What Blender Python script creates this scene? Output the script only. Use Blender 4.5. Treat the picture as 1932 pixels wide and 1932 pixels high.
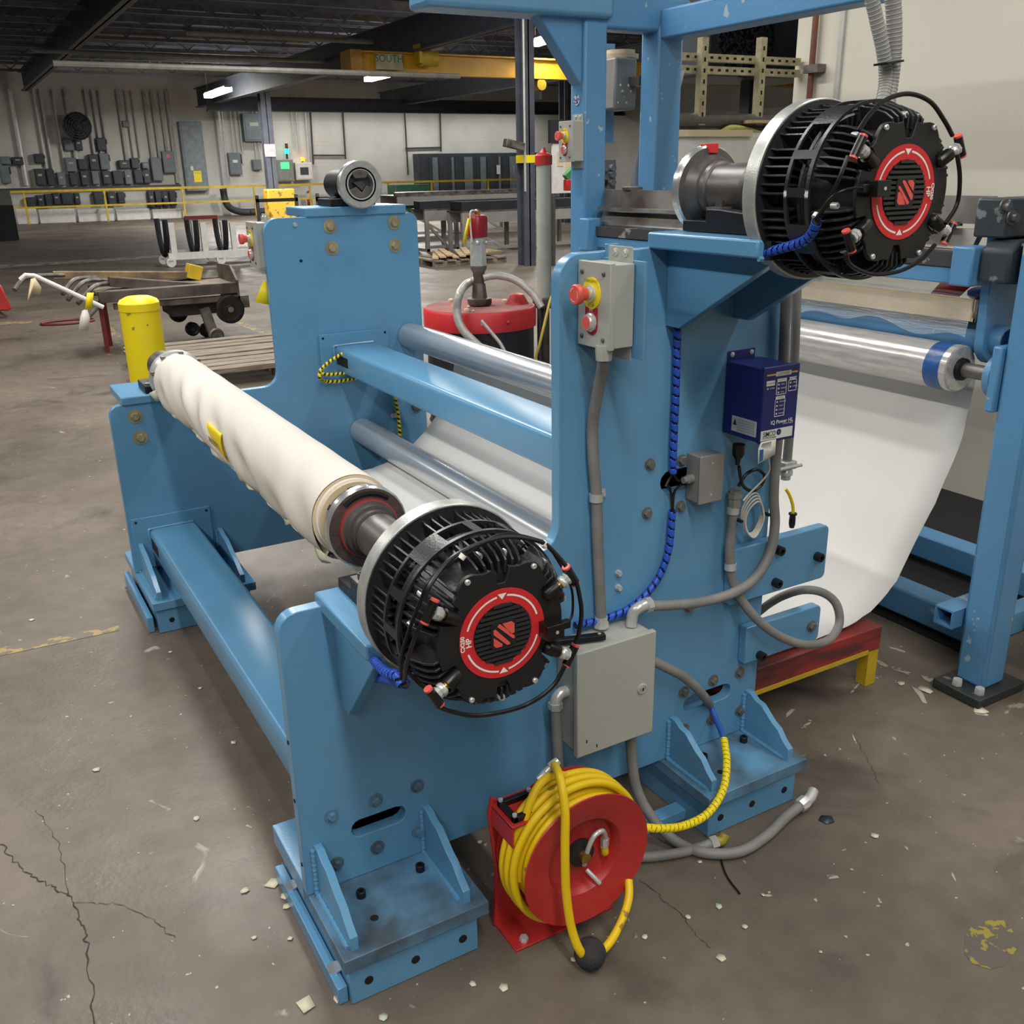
import bpy, math, random
from mathutils import Vector as V, Matrix
from mathutils.geometry import tessellate_polygon
random.seed(7)
sc = bpy.context.scene; COL = sc.collection; PI = math.pi
for o in list(bpy.data.objects): bpy.data.objects.remove(o)

# ---------------------------------------------------------------- camera
F, H = 1808.153, 1.58
CR = [[0.865291, -0.500968, -0.017412], [-0.183851, -0.284857, -0.940774], [0.466338, 0.817244, -0.338587]]
cam = bpy.data.cameras.new('camera'); cam.sensor_width = 36; cam.lens = F/1932*36; cam.clip_end = 200; cam.clip_start = .05
cob = bpy.data.objects.new('camera', cam); COL.objects.link(cob)
_r = CR
cob.matrix_world = Matrix(((_r[0][0], -_r[1][0], -_r[2][0], 0), (_r[0][1], -_r[1][1], -_r[2][1], 0), (_r[0][2], -_r[1][2], -_r[2][2], H), (0, 0, 0, 1)))
sc.camera = cob

# ---------------------------------------------------------------- world, lights, exposure
W = bpy.data.worlds.new('world'); sc.world = W; W.use_nodes = True
W.node_tree.nodes['Background'].inputs[0].default_value = (.80, .88, 1, 1)
W.node_tree.nodes['Background'].inputs[1].default_value = .10
sc.view_settings.view_transform = 'Standard'; sc.view_settings.look = 'None'
sc.view_settings.exposure = 0.0; sc.view_settings.gamma = 1; sc.view_settings.use_curve_mapping = False
def area(loc, sx, sy, power, col=(1, .97, .92), tgt=None):
    l = bpy.data.lights.new('ceiling_light', 'AREA'); l.shape = 'RECTANGLE'; l.size = sx; l.size_y = sy; l.energy = power; l.color = col
    o = bpy.data.objects.new('ceiling_light', l); o.location = loc; COL.objects.link(o)
    if tgt: o.rotation_euler = (V(tgt)-V(loc)).to_track_quat('-Z', 'Y').to_euler()
    return o
# long rows of LED fixtures under the roof: (x, y, z, length, watts)
LAMPS = [(-2.7, 4.6, 4.65, 9, 330), (1.2, 6.6, 4.65, 6, 300), (.2, -1.8, 4.65, 4, 170), (3.3, .2, 4.65, 3, 80), (-2.4, -4.5, 4.65, 5, 190), (-2.7, 13, 4.65, 5, 70), (3, 12.0, 4.65, 4, 170), (5.4, 14.6, 4.65, 5, 190),
         (-1.5, 35, 4.65, 5, 170), (7.5, 11, 4.2, 4, 220), (12.4, 9.2, 4.2, 3, 220)]
for x, y, z, l, p in LAMPS: area((x, y, z), .25, l, p)
HALL = [(12.35, 29.0, 4.08, 2.2, 900), (8.45, 33.0, 3.80, 2.2, 420), (12.43, 20.1, 4.05, 1.2, 160), (12.43, 15.4, 4.2, 1.2, 200)]   # just below the fixtures seen in the photograph
for x, y, z, l, p in LAMPS[4:]+HALL:                                     # upward-facing twins added to brighten the dark roof
    if y > 9: area((x, y, z+.16), .25, l, p*.16).rotation_euler = (PI, 0, 0)
for x, y, z, l, p in HALL: area((x, y, z), .2, l, p, (1, .98, .95))
area((17.5, 38.0, 3.95), 13, .25, 230, (1, .98, .95))                 # row behind the lintel washing the white brick wall

# ---------------------------------------------------------------- pixel rays (photo frame 1932 x 1932)
CAM = V((0, 0, H))
def ray(px, py):
    a, b = (px-966)/F, (py-966)/F
    return V([CR[0][i]*a+CR[1][i]*b+CR[2][i] for i in range(3)])
def at(i, v, px, py): d = ray(px, py); return CAM+d*((v-CAM[i])/d[i])
def PX(v, px, py): return at(0, v, px, py)
def PY(v, px, py): return at(1, v, px, py)
def PZ(v, px, py): return at(2, v, px, py)

# ---------------------------------------------------------------- materials
def lin(c): return tuple((x/12.92 if x <= .04045 else ((x+.055)/1.055)**2.4) for x in (c[0]/255, c[1]/255, c[2]/255))
MC = {}
def M(name, rgb, rough=.5, metal=0, var=.12, vs=6, bump=0, bs=60, rgb2=None, thr=None, emit=0, aniso=0, coat=0, trans=0, alpha=1, stretch=None):
    """procedural paint / metal / plastic: noise mottling between rgb and rgb2, optional chips (thr), fine bump"""
    if name in MC: return MC[name]
    m = bpy.data.materials.new(name); m.use_nodes = True; nt = m.node_tree; N = nt.nodes; L = nt.links
    b = N['Principled BSDF']; c = lin(rgb)
    tc = N.new('ShaderNodeTexCoord'); mp = N.new('ShaderNodeMapping'); L.new(tc.outputs['Object'], mp.inputs[0])
    if stretch: mp.inputs['Scale'].default_value = stretch
    n = N.new('ShaderNodeTexNoise'); n.inputs['Scale'].default_value = vs; n.inputs['Detail'].default_value = 5; L.new(mp.outputs[0], n.inputs['Vector'])
    r = N.new('ShaderNodeValToRGB'); L.new(n.outputs[0], r.inputs[0])
    c2 = lin(rgb2) if rgb2 else tuple(max(0, x*(1-var*2)) for x in c)
    e = r.color_ramp.elements
    if thr: e[0].position = thr-.015; e[1].position = thr+.015
    else: e[0].position = .35; e[1].position = .65
    e[0].color = (*c, 1) if thr else (*c2, 1); e[1].color = (*c2, 1) if thr else (*(min(1, x*(1+var*.5)) for x in c), 1)
    if thr or rgb2: e[1].color = (*c2, 1); e[0].color = (*c, 1)
    L.new(r.outputs[0], b.inputs['Base Color'])
    b.inputs['Roughness'].default_value = rough; b.inputs['Metallic'].default_value = metal
    if coat: b.inputs['Coat Weight'].default_value = coat; b.inputs['Coat Roughness'].default_value = .08
    if trans: b.inputs['Transmission Weight'].default_value = trans
    if alpha < 1: b.inputs['Alpha'].default_value = alpha
    if emit: b.inputs['Emission Color'].default_value = (*c, 1); b.inputs['Emission Strength'].default_value = emit
    if bump:
        n2 = N.new('ShaderNodeTexNoise'); n2.inputs['Scale'].default_value = bs; n2.inputs['Detail'].default_value = 3; L.new(mp.outputs[0], n2.inputs['Vector'])
        bp = N.new('ShaderNodeBump'); bp.inputs['Strength'].default_value = bump; bp.inputs['Distance'].default_value = .004
        L.new(n2.outputs[0], bp.inputs['Height']); L.new(bp.outputs[0], b.inputs['Normal'])
    MC[name] = m; return m
BLUE = M('blue_enamel', (94, 148, 186), .27, 0, .05, 3, .07, 140)
BLUE2 = M('blue_enamel_chipped', (84, 138, 182), .4, 0, 0, 16, .2, 60, rgb2=(158, 176, 184), thr=.69)
BLUED = M('blue_enamel_grimy', (96, 146, 182), .5, 0, 0, 7, .25, 60, rgb2=(66, 78, 88))
BLK = M('black_casting', (35, 35, 38), .36, 0, .1, 20, .15, 220)
BLKP = M('black_plate', (26, 26, 27), .5, 0, .1, 30)
RUB = M('black_rubber', (17, 17, 18), .35)
BLKS = M('black_steel', (26, 29, 36), .5, .3, .15, 20)
ALU = M('machined_aluminium', (186, 188, 184), .36, .5, .08, 40, .1, 300)
CHR = M('polished_chrome', (212, 214, 216), .2, .72, .05, 8)
ROL = M('polished_roller', (206, 209, 212), .26, .7, .04, 3)
STL = M('dark_steel', (98, 95, 94), .4, .5, .15, 14)
STLW = M('worn_steel', (128, 124, 120), .5, .7, 0, 7, .2, 40, rgb2=(76, 70, 66))
ZINC = M('zinc_plate', (206, 208, 206), .3, .45, .08, 30)
BRASS = M('brass', (190, 150, 70), .3, .9, .08, 30)
BOLT = M('grey_bolt_steel', (122, 120, 114), .42, .45, .15, 30)
YZ = M('yellow_zinc', (172, 164, 132), .38, .4, .12, 30)
GRY = M('grey_powdercoat', (166, 168, 160), .5, 0, .03, 4, .08, 260)
GRYD = M('grey_box_paint', (134, 134, 130), .5, .1, .06, 6)
CND = M('grey_conduit', (128, 127, 124), .55, 0, .1, 14)
CNDL = M('pale_conduit', (152, 152, 147), .5, 0, .06, 14)
RED = M('red_enamel', (178, 46, 44), .38, 0, .1, 5, .08, 120)
REDR = M('signal_red_print', (205, 40, 44), .5, 0, .03)
REDD = M('dark_red_paint', (112, 34, 36), .5, 0, .15, 8)
BTN = M('coral_red_plastic', (222, 88, 78), .4, 0, .03)
YEL = M('safety_yellow', (242, 218, 20), .45, 0, .04, 3, .05, 80)
YELD = M('dull_yellow_paint', (205, 172, 40), .55, 0, .1, 6)
YHOSE = M('yellow_hose', (226, 190, 12), .45, 0, 0, 20, rgb2=(150, 122, 20), thr=.66)
WHT = M('white_print', (232, 230, 224), .55, 0, .02)
CREAM = M('cream_card', (214, 194, 160), .7, 0, .06, 10)
FAB = M('cream_fabric', (212, 207, 198), .85, 0, .03, 4, .3, 500)
WEB = M('white_sheet', (206, 205, 202), .6, 0, .02, 2)
NAVY = M('navy_plastic', (24, 32, 108), .45, 0, .05, 10, .06, 300)
DKP = M('dark_print', (28, 28, 34), .6)
DARK = M('dark_void', (10, 10, 11), .9)
BCAB = M('blue_spiral_wrap', (38, 84, 196), .4, 0, .06)
WCAB = M('white_cable', (206, 202, 190), .5)
WOOD = M('weathered_board', (150, 138, 122), .8, 0, 0, 5, .4, 40, rgb2=(96, 86, 76), stretch=(1, 9, 9))
PINE = M('pale_pine', (196, 172, 134), .75, 0, 0, 5, .3, 40, rgb2=(140, 112, 80), stretch=(1, 8, 8))
WPNT = M('white_enamel', (214, 212, 206), .45, 0, .06, 8)
GSTL = M('grey_structural_paint', (78, 82, 93), .55, 0, .12, 4)
GSTL2 = M('roof_joist_paint', (128, 130, 138), .6, 0, .15, 5)
ELEC = M('grey_switchgear', (108, 117, 122), .5, 0, .08, 4)
ELECD = M('dark_switchgear', (56, 61, 67), .5, 0, .12, 5)
GALV = M('galvanised_pipe', (188, 188, 184), .45, .3, .08, 6)

# ---------------------------------------------------------------- mesh builder
def frame(d):
    d = d.normalized(); a = V((0, 0, 1)) if abs(d.z) < .95 else V((1, 0, 0))
    u = d.cross(a).normalized(); return u, d.cross(u).normalized()
def spline(pts, res=6, closed=False):
    P = [V(p) for p in pts]; n = len(P); out = []
    rng = range(n if closed else n-1)
    for i in rng:
        if closed: p0, p1, p2, p3 = P[(i-1) % n], P[i], P[(i+1) % n], P[(i+2) % n]
        else: p0, p1, p2, p3 = P[max(i-1, 0)], P[i], P[i+1], P[min(i+2, n-1)]
        for k in range(res):
            t = k/res
            out.append(.5*((2*p1)+(p2-p0)*t+(2*p0-5*p1+4*p2-p3)*t*t+(3*p1-p0-3*p2+p3)*t**3))
    if not closed: out.append(P[-1])
    return out
class MB:
    def __init__(s): s.v = []; s.f = []; s.s = []
    def add(s, vs, fs, sm=False):
        b = len(s.v); s.v += [V(p) for p in vs]; s.f += [tuple(b+i for i in f) for f in fs]; s.s += [sm]*len(fs); return s
    def box(s, x0, y0, z0, x1, y1, z1):
        x0, x1 = min(x0, x1), max(x0, x1); y0, y1 = min(y0, y1), max(y0, y1); z0, z1 = min(z0, z1), max(z0, z1)
        return s.add([(x0, y0, z0), (x1, y0, z0), (x1, y1, z0), (x0, y1, z0), (x0, y0, z1), (x1, y0, z1), (x1, y1, z1), (x0, y1, z1)],
                     [(3, 2, 1, 0), (4, 5, 6, 7), (0, 1, 5, 4), (1, 2, 6, 5), (2, 3, 7, 6), (3, 0, 4, 7)])
    def bar(s, p, q, w, h, up=(0, 0, 1)):
        p, q = V(p), V(q); d = (q-p).normalized(); u = d.cross(V(up))
        if u.length < 1e-4: u = d.cross(V((1, 0, 0)))
        u = u.normalized(); w2 = u.cross(d).normalized(); a, b = u*w/2, w2*h/2
        return s.add([p-a-b, p+a-b, p+a+b, p-a+b, q-a-b, q+a-b, q+a+b, q-a+b], [(0, 1, 2, 3), (7, 6, 5, 4), (4, 5, 1, 0), (5, 6, 2, 1), (6, 7, 3, 2), (7, 4, 0, 3)])
    def lathe(s, o, d, prof, n=24, a0=0, cap=True):
        o = V(o); d = V(d).normalized(); u, w = frame(d); vs = []; fs = []
        for t, r in prof:
            for k in range(n):
                a = a0+2*PI*k/n; vs.append(o+d*t+(u*math.cos(a)+w*math.sin(a))*r)
        for i in range(len(prof)-1):
            for k in range(n):
                k2 = (k+1) % n; fs.append((i*n+k, i*n+k2, (i+1)*n+k2, (i+1)*n+k))
        s.add(vs, fs, n > 8)
        if cap:
            if prof[0][1] > 1e-5: s.add(vs[:n], [tuple(range(n))[::-1]])
            if prof[-1][1] > 1e-5: s.add(vs[-n:], [tuple(range(n))])
        return s
    def cyl(s, p, q, r, r2=None, n=16, a0=0):
        p, q = V(p), V(q); return s.lathe(p, q-p, [(0, r), ((q-p).length, r if r2 is None else r2)], n, a0)
    def tube(s, pts, r, n=8, res=6, closed=False):
        P = spline(pts, res, closed) if res else [V(p) for p in pts]
        m = len(P); vs = []; fs = []; u = None
        for i, p in enumerate(P):
            d = (P[(i+1) % m]-P[i-1]) if closed else (P[min(i+1, m-1)]-P[max(i-1, 0)])
            d = d.normalized() if d.length > 1e-9 else V((0, 0, 1))
            if u is None: u, _ = frame(d)
            u = (u-d*u.dot(d)).normalized(); w = d.cross(u)
            rr = r(i/(m-1)) if callable(r) else r
            for k in range(n): a = 2*PI*k/n; vs.append(p+(u*math.cos(a)+w*math.sin(a))*rr)
        for i in range(m if closed else m-1):
            for k in range(n): a, b = i*n, ((i+1) % m)*n; k2 = (k+1) % n; fs.append((a+k, a+k2, b+k2, b+k))
        s.add(vs, fs, True)
        if not closed: s.add(vs[:n], [tuple(range(n))[::-1]]); s.add(vs[-n:], [tuple(range(n))])
        return s
    def prism(s, poly, ax, lo, hi, holes=(), sm=False):
        def P(a, b, c): return {'x': (c, a, b), 'y': (a, c, b), 'z': (a, b, c)}[ax]
        loops = [list(poly)]+[list(h) for h in holes]; flat = [p for l in loops for p in l]; n = len(flat)
        vs = [P(a, b, lo) for a, b in flat]+[P(a, b, hi) for a, b in flat]
        if holes:
            tr = tessellate_polygon([[V((a, b, 0)) for a, b in l] for l in loops]); fs = [tuple(t) for t in tr]+[tuple(i+n for i in t[::-1]) for t in tr]
        else: fs = [tuple(range(n)), tuple(range(n, 2*n))[::-1]]
        s.add(vs, fs); k = 0
        for l in loops:
            m = len(l); s.add([vs[k+i] for i in range(m)]+[vs[n+k+i] for i in range(m)], [(i, m+i, m+(i+1) % m, (i+1) % m) for i in range(m)], sm); k += m
        return s
    def ball(s, c, r, n=12, sz=1):
        return s.lathe(V(c)-V((0, 0, r*sz)), (0, 0, 1), [(r*sz*(1-math.cos(PI*i/(n//2))), max(1e-6, r*math.sin(PI*i/(n//2)))) for i in range(n//2+1)], n, cap=False)
    def sheet(s, rows, thick=0):
        m = len(rows[0]); vs = [p for r in rows for p in r]; fs = [(i*m+j, i*m+j+1, (i+1)*m+j+1, (i+1)*m+j) for i in range(len(rows)-1) for j in range(m-1)]
        return s.add(vs, fs, True)
    def hexn(s, p, d, r, h): p = V(p); return s.lathe(p, d, [(0, r), (h*.8, r), (h, r*.86)], 6)
def arc(cx, cz, r, a0, a1, n=6): return [(cx+r*math.cos(a0+(a1-a0)*i/n), cz+r*math.sin(a0+(a1-a0)*i/n)) for i in range(n+1)]
def slot(x0, x1, z, r, n=6): return arc(x1-r, z, r, -PI/2, PI/2, n)+arc(x0+r, z, r, PI/2, 3*PI/2, n)

WLOC = {}
def props(o, label=None, cat=None, group=None, kind=None):
    for k, v in (('label', label), ('category', cat), ('group', group), ('kind', kind)):
        if v: o[k] = v
    return o
def T(name, label, cat, loc, group=None, kind=None):
    o = bpy.data.objects.new(name, None); COL.objects.link(o); o.location = loc; o.empty_display_size = .05; WLOC[o.name] = V(loc); return props(o, label, cat, group, kind)
def obj(name, mb, mat, par=None, bev=0, label=None, cat=None, group=None, kind=None, ang=38, solid=0):
    me = bpy.data.meshes.new(name)
    if par is not None: org = WLOC[par.name]
    else:
        lo = [min(p[i] for p in mb.v) for i in range(3)]; hi = [max(p[i] for p in mb.v) for i in range(3)]; org = V(((lo[0]+hi[0])/2, (lo[1]+hi[1])/2, lo[2]))
    me.from_pydata([tuple(p-org) for p in mb.v], [], mb.f); me.polygons.foreach_set('use_smooth', mb.s)
    import bmesh
    bm = bmesh.new(); bm.from_mesh(me); bmesh.ops.remove_doubles(bm, verts=bm.verts, dist=1e-6); bmesh.ops.recalc_face_normals(bm, faces=bm.faces); bm.to_mesh(me); bm.free()
    me.set_sharp_from_angle(angle=math.radians(ang)); me.materials.append(mat)
    o = bpy.data.objects.new(name, me); COL.objects.link(o)
    if par is None: o.location = org; WLOC[o.name] = org
    else: o.parent = par; WLOC[o.name] = org
    if solid: md = o.modifiers.new('solid', 'SOLIDIFY'); md.thickness = solid; md.offset = 0
    if bev:
        md = o.modifiers.new('bevel', 'BEVEL'); md.width = bev; md.segments = 2; md.limit_method = 'ANGLE'; md.angle_limit = math.radians(40)
    return props(o, label, cat, group, kind)
def dup(o, delta, par=None, **kw):
    c = o.copy(); COL.objects.link(c); c.parent = par
    c.location = V(o.location)+V(delta); WLOC[c.name] = WLOC[o.name]+V(delta)
    props(c, **kw)
    for ch in list(o.children): d = ch.copy(); COL.objects.link(d); d.parent = c; [setattr_child(g, d) for g in ch.children]
    return c
def setattr_child(g, d): e = g.copy(); COL.objects.link(e); e.parent = d
def text(s, size, org, xd, yd, mat, par, name='lettering', bold=0, align='CENTER', lift=.0006, wx=1):
    cu = bpy.data.curves.new('t', 'FONT'); cu.body = s; cu.size = size; cu.align_x = align; cu.align_y = 'CENTER'; cu.offset = bold; cu.resolution_u = 3
    to = bpy.data.objects.new('t', cu); COL.objects.link(to); dg = bpy.context.evaluated_depsgraph_get(); me = bpy.data.meshes.new_from_object(to.evaluated_get(dg))
    xd, yd = V(xd).normalized(), V(yd).normalized(); nn = xd.cross(yd); org = V(org)
    mb = MB(); mb.add([org+xd*(v.co.x*wx)+yd*v.co.y+nn*lift for v in me.vertices], [tuple(p.vertices) for p in me.polygons])
    bpy.data.objects.remove(to); bpy.data.curves.remove(cu); bpy.data.meshes.remove(me)
    return obj(name, mb, mat, par) if mb.f else None

# ================================================================= SETTING
def floor_mat():
    m = bpy.data.materials.new('stained_concrete'); m.use_nodes = True; nt = m.node_tree; N, L = nt.nodes, nt.links; b = N['Principled BSDF']
    tc = N.new('ShaderNodeTexCoord')
    def noise(s, d=6, dist=0): n = N.new('ShaderNodeTexNoise'); n.inputs['Scale'].default_value = s; n.inputs['Detail'].default_value = d; n.inputs['Distortion'].default_value = dist; L.new(tc.outputs['Object'], n.inputs['Vector']); return n
    def ramp(n, p0, c0, p1, c1): r = N.new('ShaderNodeValToRGB'); e = r.color_ramp.elements; e[0].position = p0; e[1].position = p1; e[0].color = (*c0, 1); e[1].color = (*c1, 1); L.new(n.outputs[0], r.inputs[0]); return r
    def mix(f, a, c, mode='MIX'): x = N.new('ShaderNodeMixRGB'); x.blend_type = mode; (L.new(f, x.inputs[0]) if not isinstance(f, float) else x.inputs[0].__setattr__('default_value', f)); L.new(a, x.inputs[1]); (L.new(c, x.inputs[2]) if not isinstance(c, tuple) else x.inputs[2].__setattr__('default_value', (*c, 1))); return x.outputs[0]
    base = ramp(noise(.9, 8), .3, lin((87, 78, 68)), .7, lin((121, 110, 98)))
    c = mix(.55, base.outputs[0], ramp(noise(14, 8), .25, (.5, .5, .5), .75, (1, 1, 1)).outputs[0], 'MULTIPLY')
    c = mix(ramp(noise(2.2, 9, 1.2), .60, (0, 0, 0), .78, (1, 1, 1)).outputs[0], c, lin((52, 47, 43)))
    c = mix(ramp(noise(46, 2), .735, (0, 0, 0), .755, (1, 1, 1)).outputs[0], c, lin((176, 168, 152)))
    c = mix(ramp(noise(5, 10, 2), .70, (0, 0, 0), .73, (1, 1, 1)).outputs[0], c, lin((150, 143, 132)))
    L.new(c, b.inputs['Base Color'])
    rr = ramp(noise(3, 6), .3, (.42,)*3, .7, (.62,)*3); L.new(rr.outputs[0], b.inputs['Roughness'])
    bp = N.new('ShaderNodeBump'); bp.inputs['Strength'].default_value = .25; bp.inputs['Distance'].default_value = .006; L.new(noise(60, 5).outputs[0], bp.inputs['Height']); L.new(bp.outputs[0], b.inputs['Normal'])
    return m
FLOOR = floor_mat()
floor = obj('floor', MB().box(-14, -9, -.2, 40, 44, 0), FLOOR, kind='structure')
# painted lines (worn): thin paint films
WORN = M('worn_yellow_line', (152, 132, 82), .6, 0, 0, 22, 0, 60, rgb2=(106, 97, 86), thr=.46)
WORN2 = M('worn_white_line', (150, 146, 138), .6, 0, 0, 5, 0, 60, rgb2=(104, 96, 88), thr=.52)
def fpatch(pts, mat, name, z=.0012): m = MB().add([(p.x, p.y, z) for p in [PZ(0, *q) for q in pts]], [tuple(range(len(pts)))]); return obj(name, m, mat, floor)
fpatch([(190, 620), (205, 612), (300, 700), (275, 706)], WORN, 'floor_line')
fpatch([(0, 1222), (0, 1238), (225, 1190), (225, 1180)], WORN, 'floor_line')
fpatch([(0, 500), (0, 506), (300, 486), (300, 482)], WORN2, 'floor_line')
fpatch([(440, 610), (452, 606), (500, 626), (496, 632)], WORN, 'floor_line')
fpatch([(0, 608), (0, 613), (60, 610), (60, 606)], WORN, 'floor_line')
fpatch([(920, 1660), (926, 1650), (1000, 1612), (1000, 1618)], WORN2, 'floor_line')
SPL = M('dried_white_paint', (168, 164, 154), .7, 0, 0, 30, .3, 60, rgb2=(112, 104, 96), thr=.56)
random.seed(21)
for (px, py, l, w, a) in [(1760, 1285, 60, 12, .5), (1735, 1310, 40, 14, .9), (1700, 1265, 46, 7, .4), (1660, 1250, 50, 8, .5), (1640, 1230, 26, 7, .2), (1612, 1300, 26, 6, -.9), (1490, 1345, 30, 6, -.8), (1520, 1370, 24, 6, -.6), (1612, 1395, 30, 4, 1.2), (1690, 1225, 40, 6, .3), (1850, 1345, 36, 9, .3), (1660, 1700, 18, 6, 1), (1570, 1655, 26, 8, .1), (1800, 1655, 20, 5, 1.2), (1450, 1690, 16, 6, 0), (1710, 1600, 14, 4, .7), (470, 1560, 18, 5, .3)]:
    pts = []
    for k in range(9): t_ = 2*PI*k/9; rr = random.uniform(.55, 1.15); u_, v_ = l/2*rr*math.cos(t_), w/2*rr*math.sin(t_)*random.uniform(.6, 1.4); pts.append((px+u_*math.cos(a)-v_*math.sin(a), py+u_*math.sin(a)+v_*math.cos(a)))
    fpatch(pts, SPL, 'paint_smear', .0009)
fpatch([(1822+55*math.cos(k*.52)*(1+.18*math.sin(k*5)), 0+1782+44*math.sin(k*.52)*(1+.2*math.sin(k*7))) if False else (1868+58*math.cos(k*.52)*(1+.18*math.sin(k*5)), 1780+42*math.sin(k*.52)*(1+.2*math.sin(k*7))) for k in range(12)], M('worn_yellow_splat', (150, 134, 56), .6, 0, 0, 42, 0, 60, rgb2=(96, 88, 80), thr=.43), 'paint_smear', .0009)
cr = MB()
def crack(pts, w):
    P = [PZ(0, *p) for p in pts]
    Q = []
    for a, b in zip(P, P[1:]):
        for k in range(9): t = k/9; q = a.lerp(b, t); Q.append(q+V((random.uniform(-1, 1), random.uniform(-1, 1), 0))*.006)
    Q.append(P[-1])
    L_, R_ = [], []
    for i, q in enumerate(Q):
        d = (Q[min(i+1, len(Q)-1)]-Q[max(0, i-1)]).normalized(); n = V((-d.y, d.x, 0)); ww = w*random.uniform(.15, .75)
        L_.append((q.x+n.x*ww, q.y+n.y*ww, .0014)); R_.append((q.x-n.x*ww, q.y-n.y*ww, .0014))
    cr.sheet([L_, R_])
crack([(0, 1592), (40, 1640), (90, 1668), (130, 1690), (150, 1740), (165, 1780), (178, 1932)], .0028)
crack([(140, 1702), (220, 1705), (290, 1735), (330, 1770)], .0014)
crack([(70, 1530), (110, 1590), (130, 1690)], .0013)
crack([(1205, 1660), (1260, 1705), (1300, 1745), (1340, 1790)], .0014)
crack([(1610, 1390), (1640, 1440), (1660, 1480)], .0012)
obj('floor_crack', cr, M('crack_dirt', (58, 51, 45), .9), floor)

def brick_mat(name, rgb, rgb2, sc_=1.6):
    m = M(name, rgb, .7, 0, 0, .5, .15, 30, rgb2=rgb2); nt = m.node_tree; N, L = nt.nodes, nt.links
    b = N.new('ShaderNodeTexBrick'); b.inputs['Scale'].default_value = sc_; b.inputs['Mortar Size'].default_value = .012; b.inputs['Color1'].default_value = (1,)*4; b.inputs['Color2'].default_value = (1,)*4; b.inputs['Mortar'].default_value = (0, 0, 0, 1)
    tc = N.new('ShaderNodeTexCoord'); mp = N.new('ShaderNodeMapping'); mp.inputs['Rotation'].default_value = (PI/2, 0, 0); L.new(tc.outputs['Object'], mp.inputs[0]); L.new(mp.outputs[0], b.inputs['Vector'])
    bp = N.new('ShaderNodeBump'); bp.inputs['Strength'].default_value = .5; bp.inputs['Distance'].default_value = .01; L.new(b.outputs[0], bp.inputs['Height']); L.new(bp.outputs[0], N['Principled BSDF'].inputs['Normal'])
    return m
WALLW = brick_mat('white_painted_brick', (206, 204, 196), (186, 184, 176))
YW = 39.5
obj('wall_back', MB().box(-14, YW, 0, 40, YW+.3, 5.6), WALLW, kind='structure')
obj('wall_right', MB().box(4.2, -6, 0, 4.36, 4.17, 3.6), M('cream_wall_panel', (208, 204, 190), .65, 0, .03, 1.2, .05, 40), kind='structure')
obj('wall_side', MB().box(27, 4.17, 0, 27.3, YW, 5.6), WALLW, kind='structure')
obj('wall_left', MB().box(-14.2, -9, 0, -14, YW, 5.6), M('grey_side_wall', (150, 148, 142), .8), kind='structure')
obj('wall_front', MB().box(-14, -9.2, 0, 40, -9, 5.6), M('grey_front_wall', (128, 126, 122), .8), kind='structure')
# corrugated roof deck
dk = MB(); rows = [[], []]; n = 0; y = -9.0
while y < YW:
    for zz in (5.3, 5.3, 5.37, 5.37): rows[0].append((-14, y, zz)); rows[1].append((40, y, zz)); y += .12
dk.sheet(rows); ceil = obj('ceiling', dk, M('dark_roof_deck', (96, 106, 130), .8, 0, .15, 1), kind='structure', solid=.02, ang=20)
y = 7.0; k = 0
while y < 39:
    m = MB(); m.box(-14, y-.05, 5.14, 27, y+.05, 5.28); m.box(-14, y-.04, 4.72, 27, y+.04, 4.80)
    x = -13.0
    while x < 26.5: m.bar((x, y, 4.8), (x+.5, y, 5.16), .03, .03); m.bar((x+.5, y, 5.16), (x+1, y, 4.8), .03, .03); x += 1.0
    obj('roof_joist', m, GSTL2, ceil); y += 2.3; k += 1
# girders along the hall
def ibeam(m, x, y0, y1, z0, z1, w=.24, axis='y'):
    t = .03
    for (a, b, c, d) in ((x-w/2, x+w/2, z0, z0+t), (x-w/2, x+w/2, z1-t, z1), (x-.02, x+.02, z0, z1)):
        m.box(a, y0, c, b, y1, d) if axis == 'y' else m.box(y0, a, c, y1, b, d)
    return m
for x, z0, z1, nm in ((9.25, 3.85, 4.5, 'a'), (3.5, 4.3, 4.9, 'b'), (16.5, 3.9, 4.5, 'c')):
    obj('trim_%d' % {'a': 1, 'b': 2, 'c': 3}[nm], ibeam(MB(), x, 7, 39, z0, z1), GSTL, kind='structure', label='grey steel roof girder running the length of the hall')
obj('trim_4', ibeam(MB(), 36.8, 9, 27, 3.62, 4.1, .3, 'x'), M('dark_lintel_paint', (64, 66, 74), .6), kind='structure')
for i, (px, py, nm, col) in enumerate([(180, 8, 'w', 0), (300, 28, 'w', 0), (120, 60, 'w', 0), (60, 95, 'w', 0), (350, 62, 'w', 0), (100, 120, 'w', 0)]):
    yy = 36-i*3.6; p = PY(yy, px, py); L_ = [9, 13, 8, 9, 5, 9][i]
    z = min(p.z, 5.0)
    obj('roof_pipe', MB().cyl((p.x, yy, z), (p.x+L_*.8, yy, z), .05, n=8), M('pale_pipe_paint', (150, 148, 140), .6), ceil)

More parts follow.
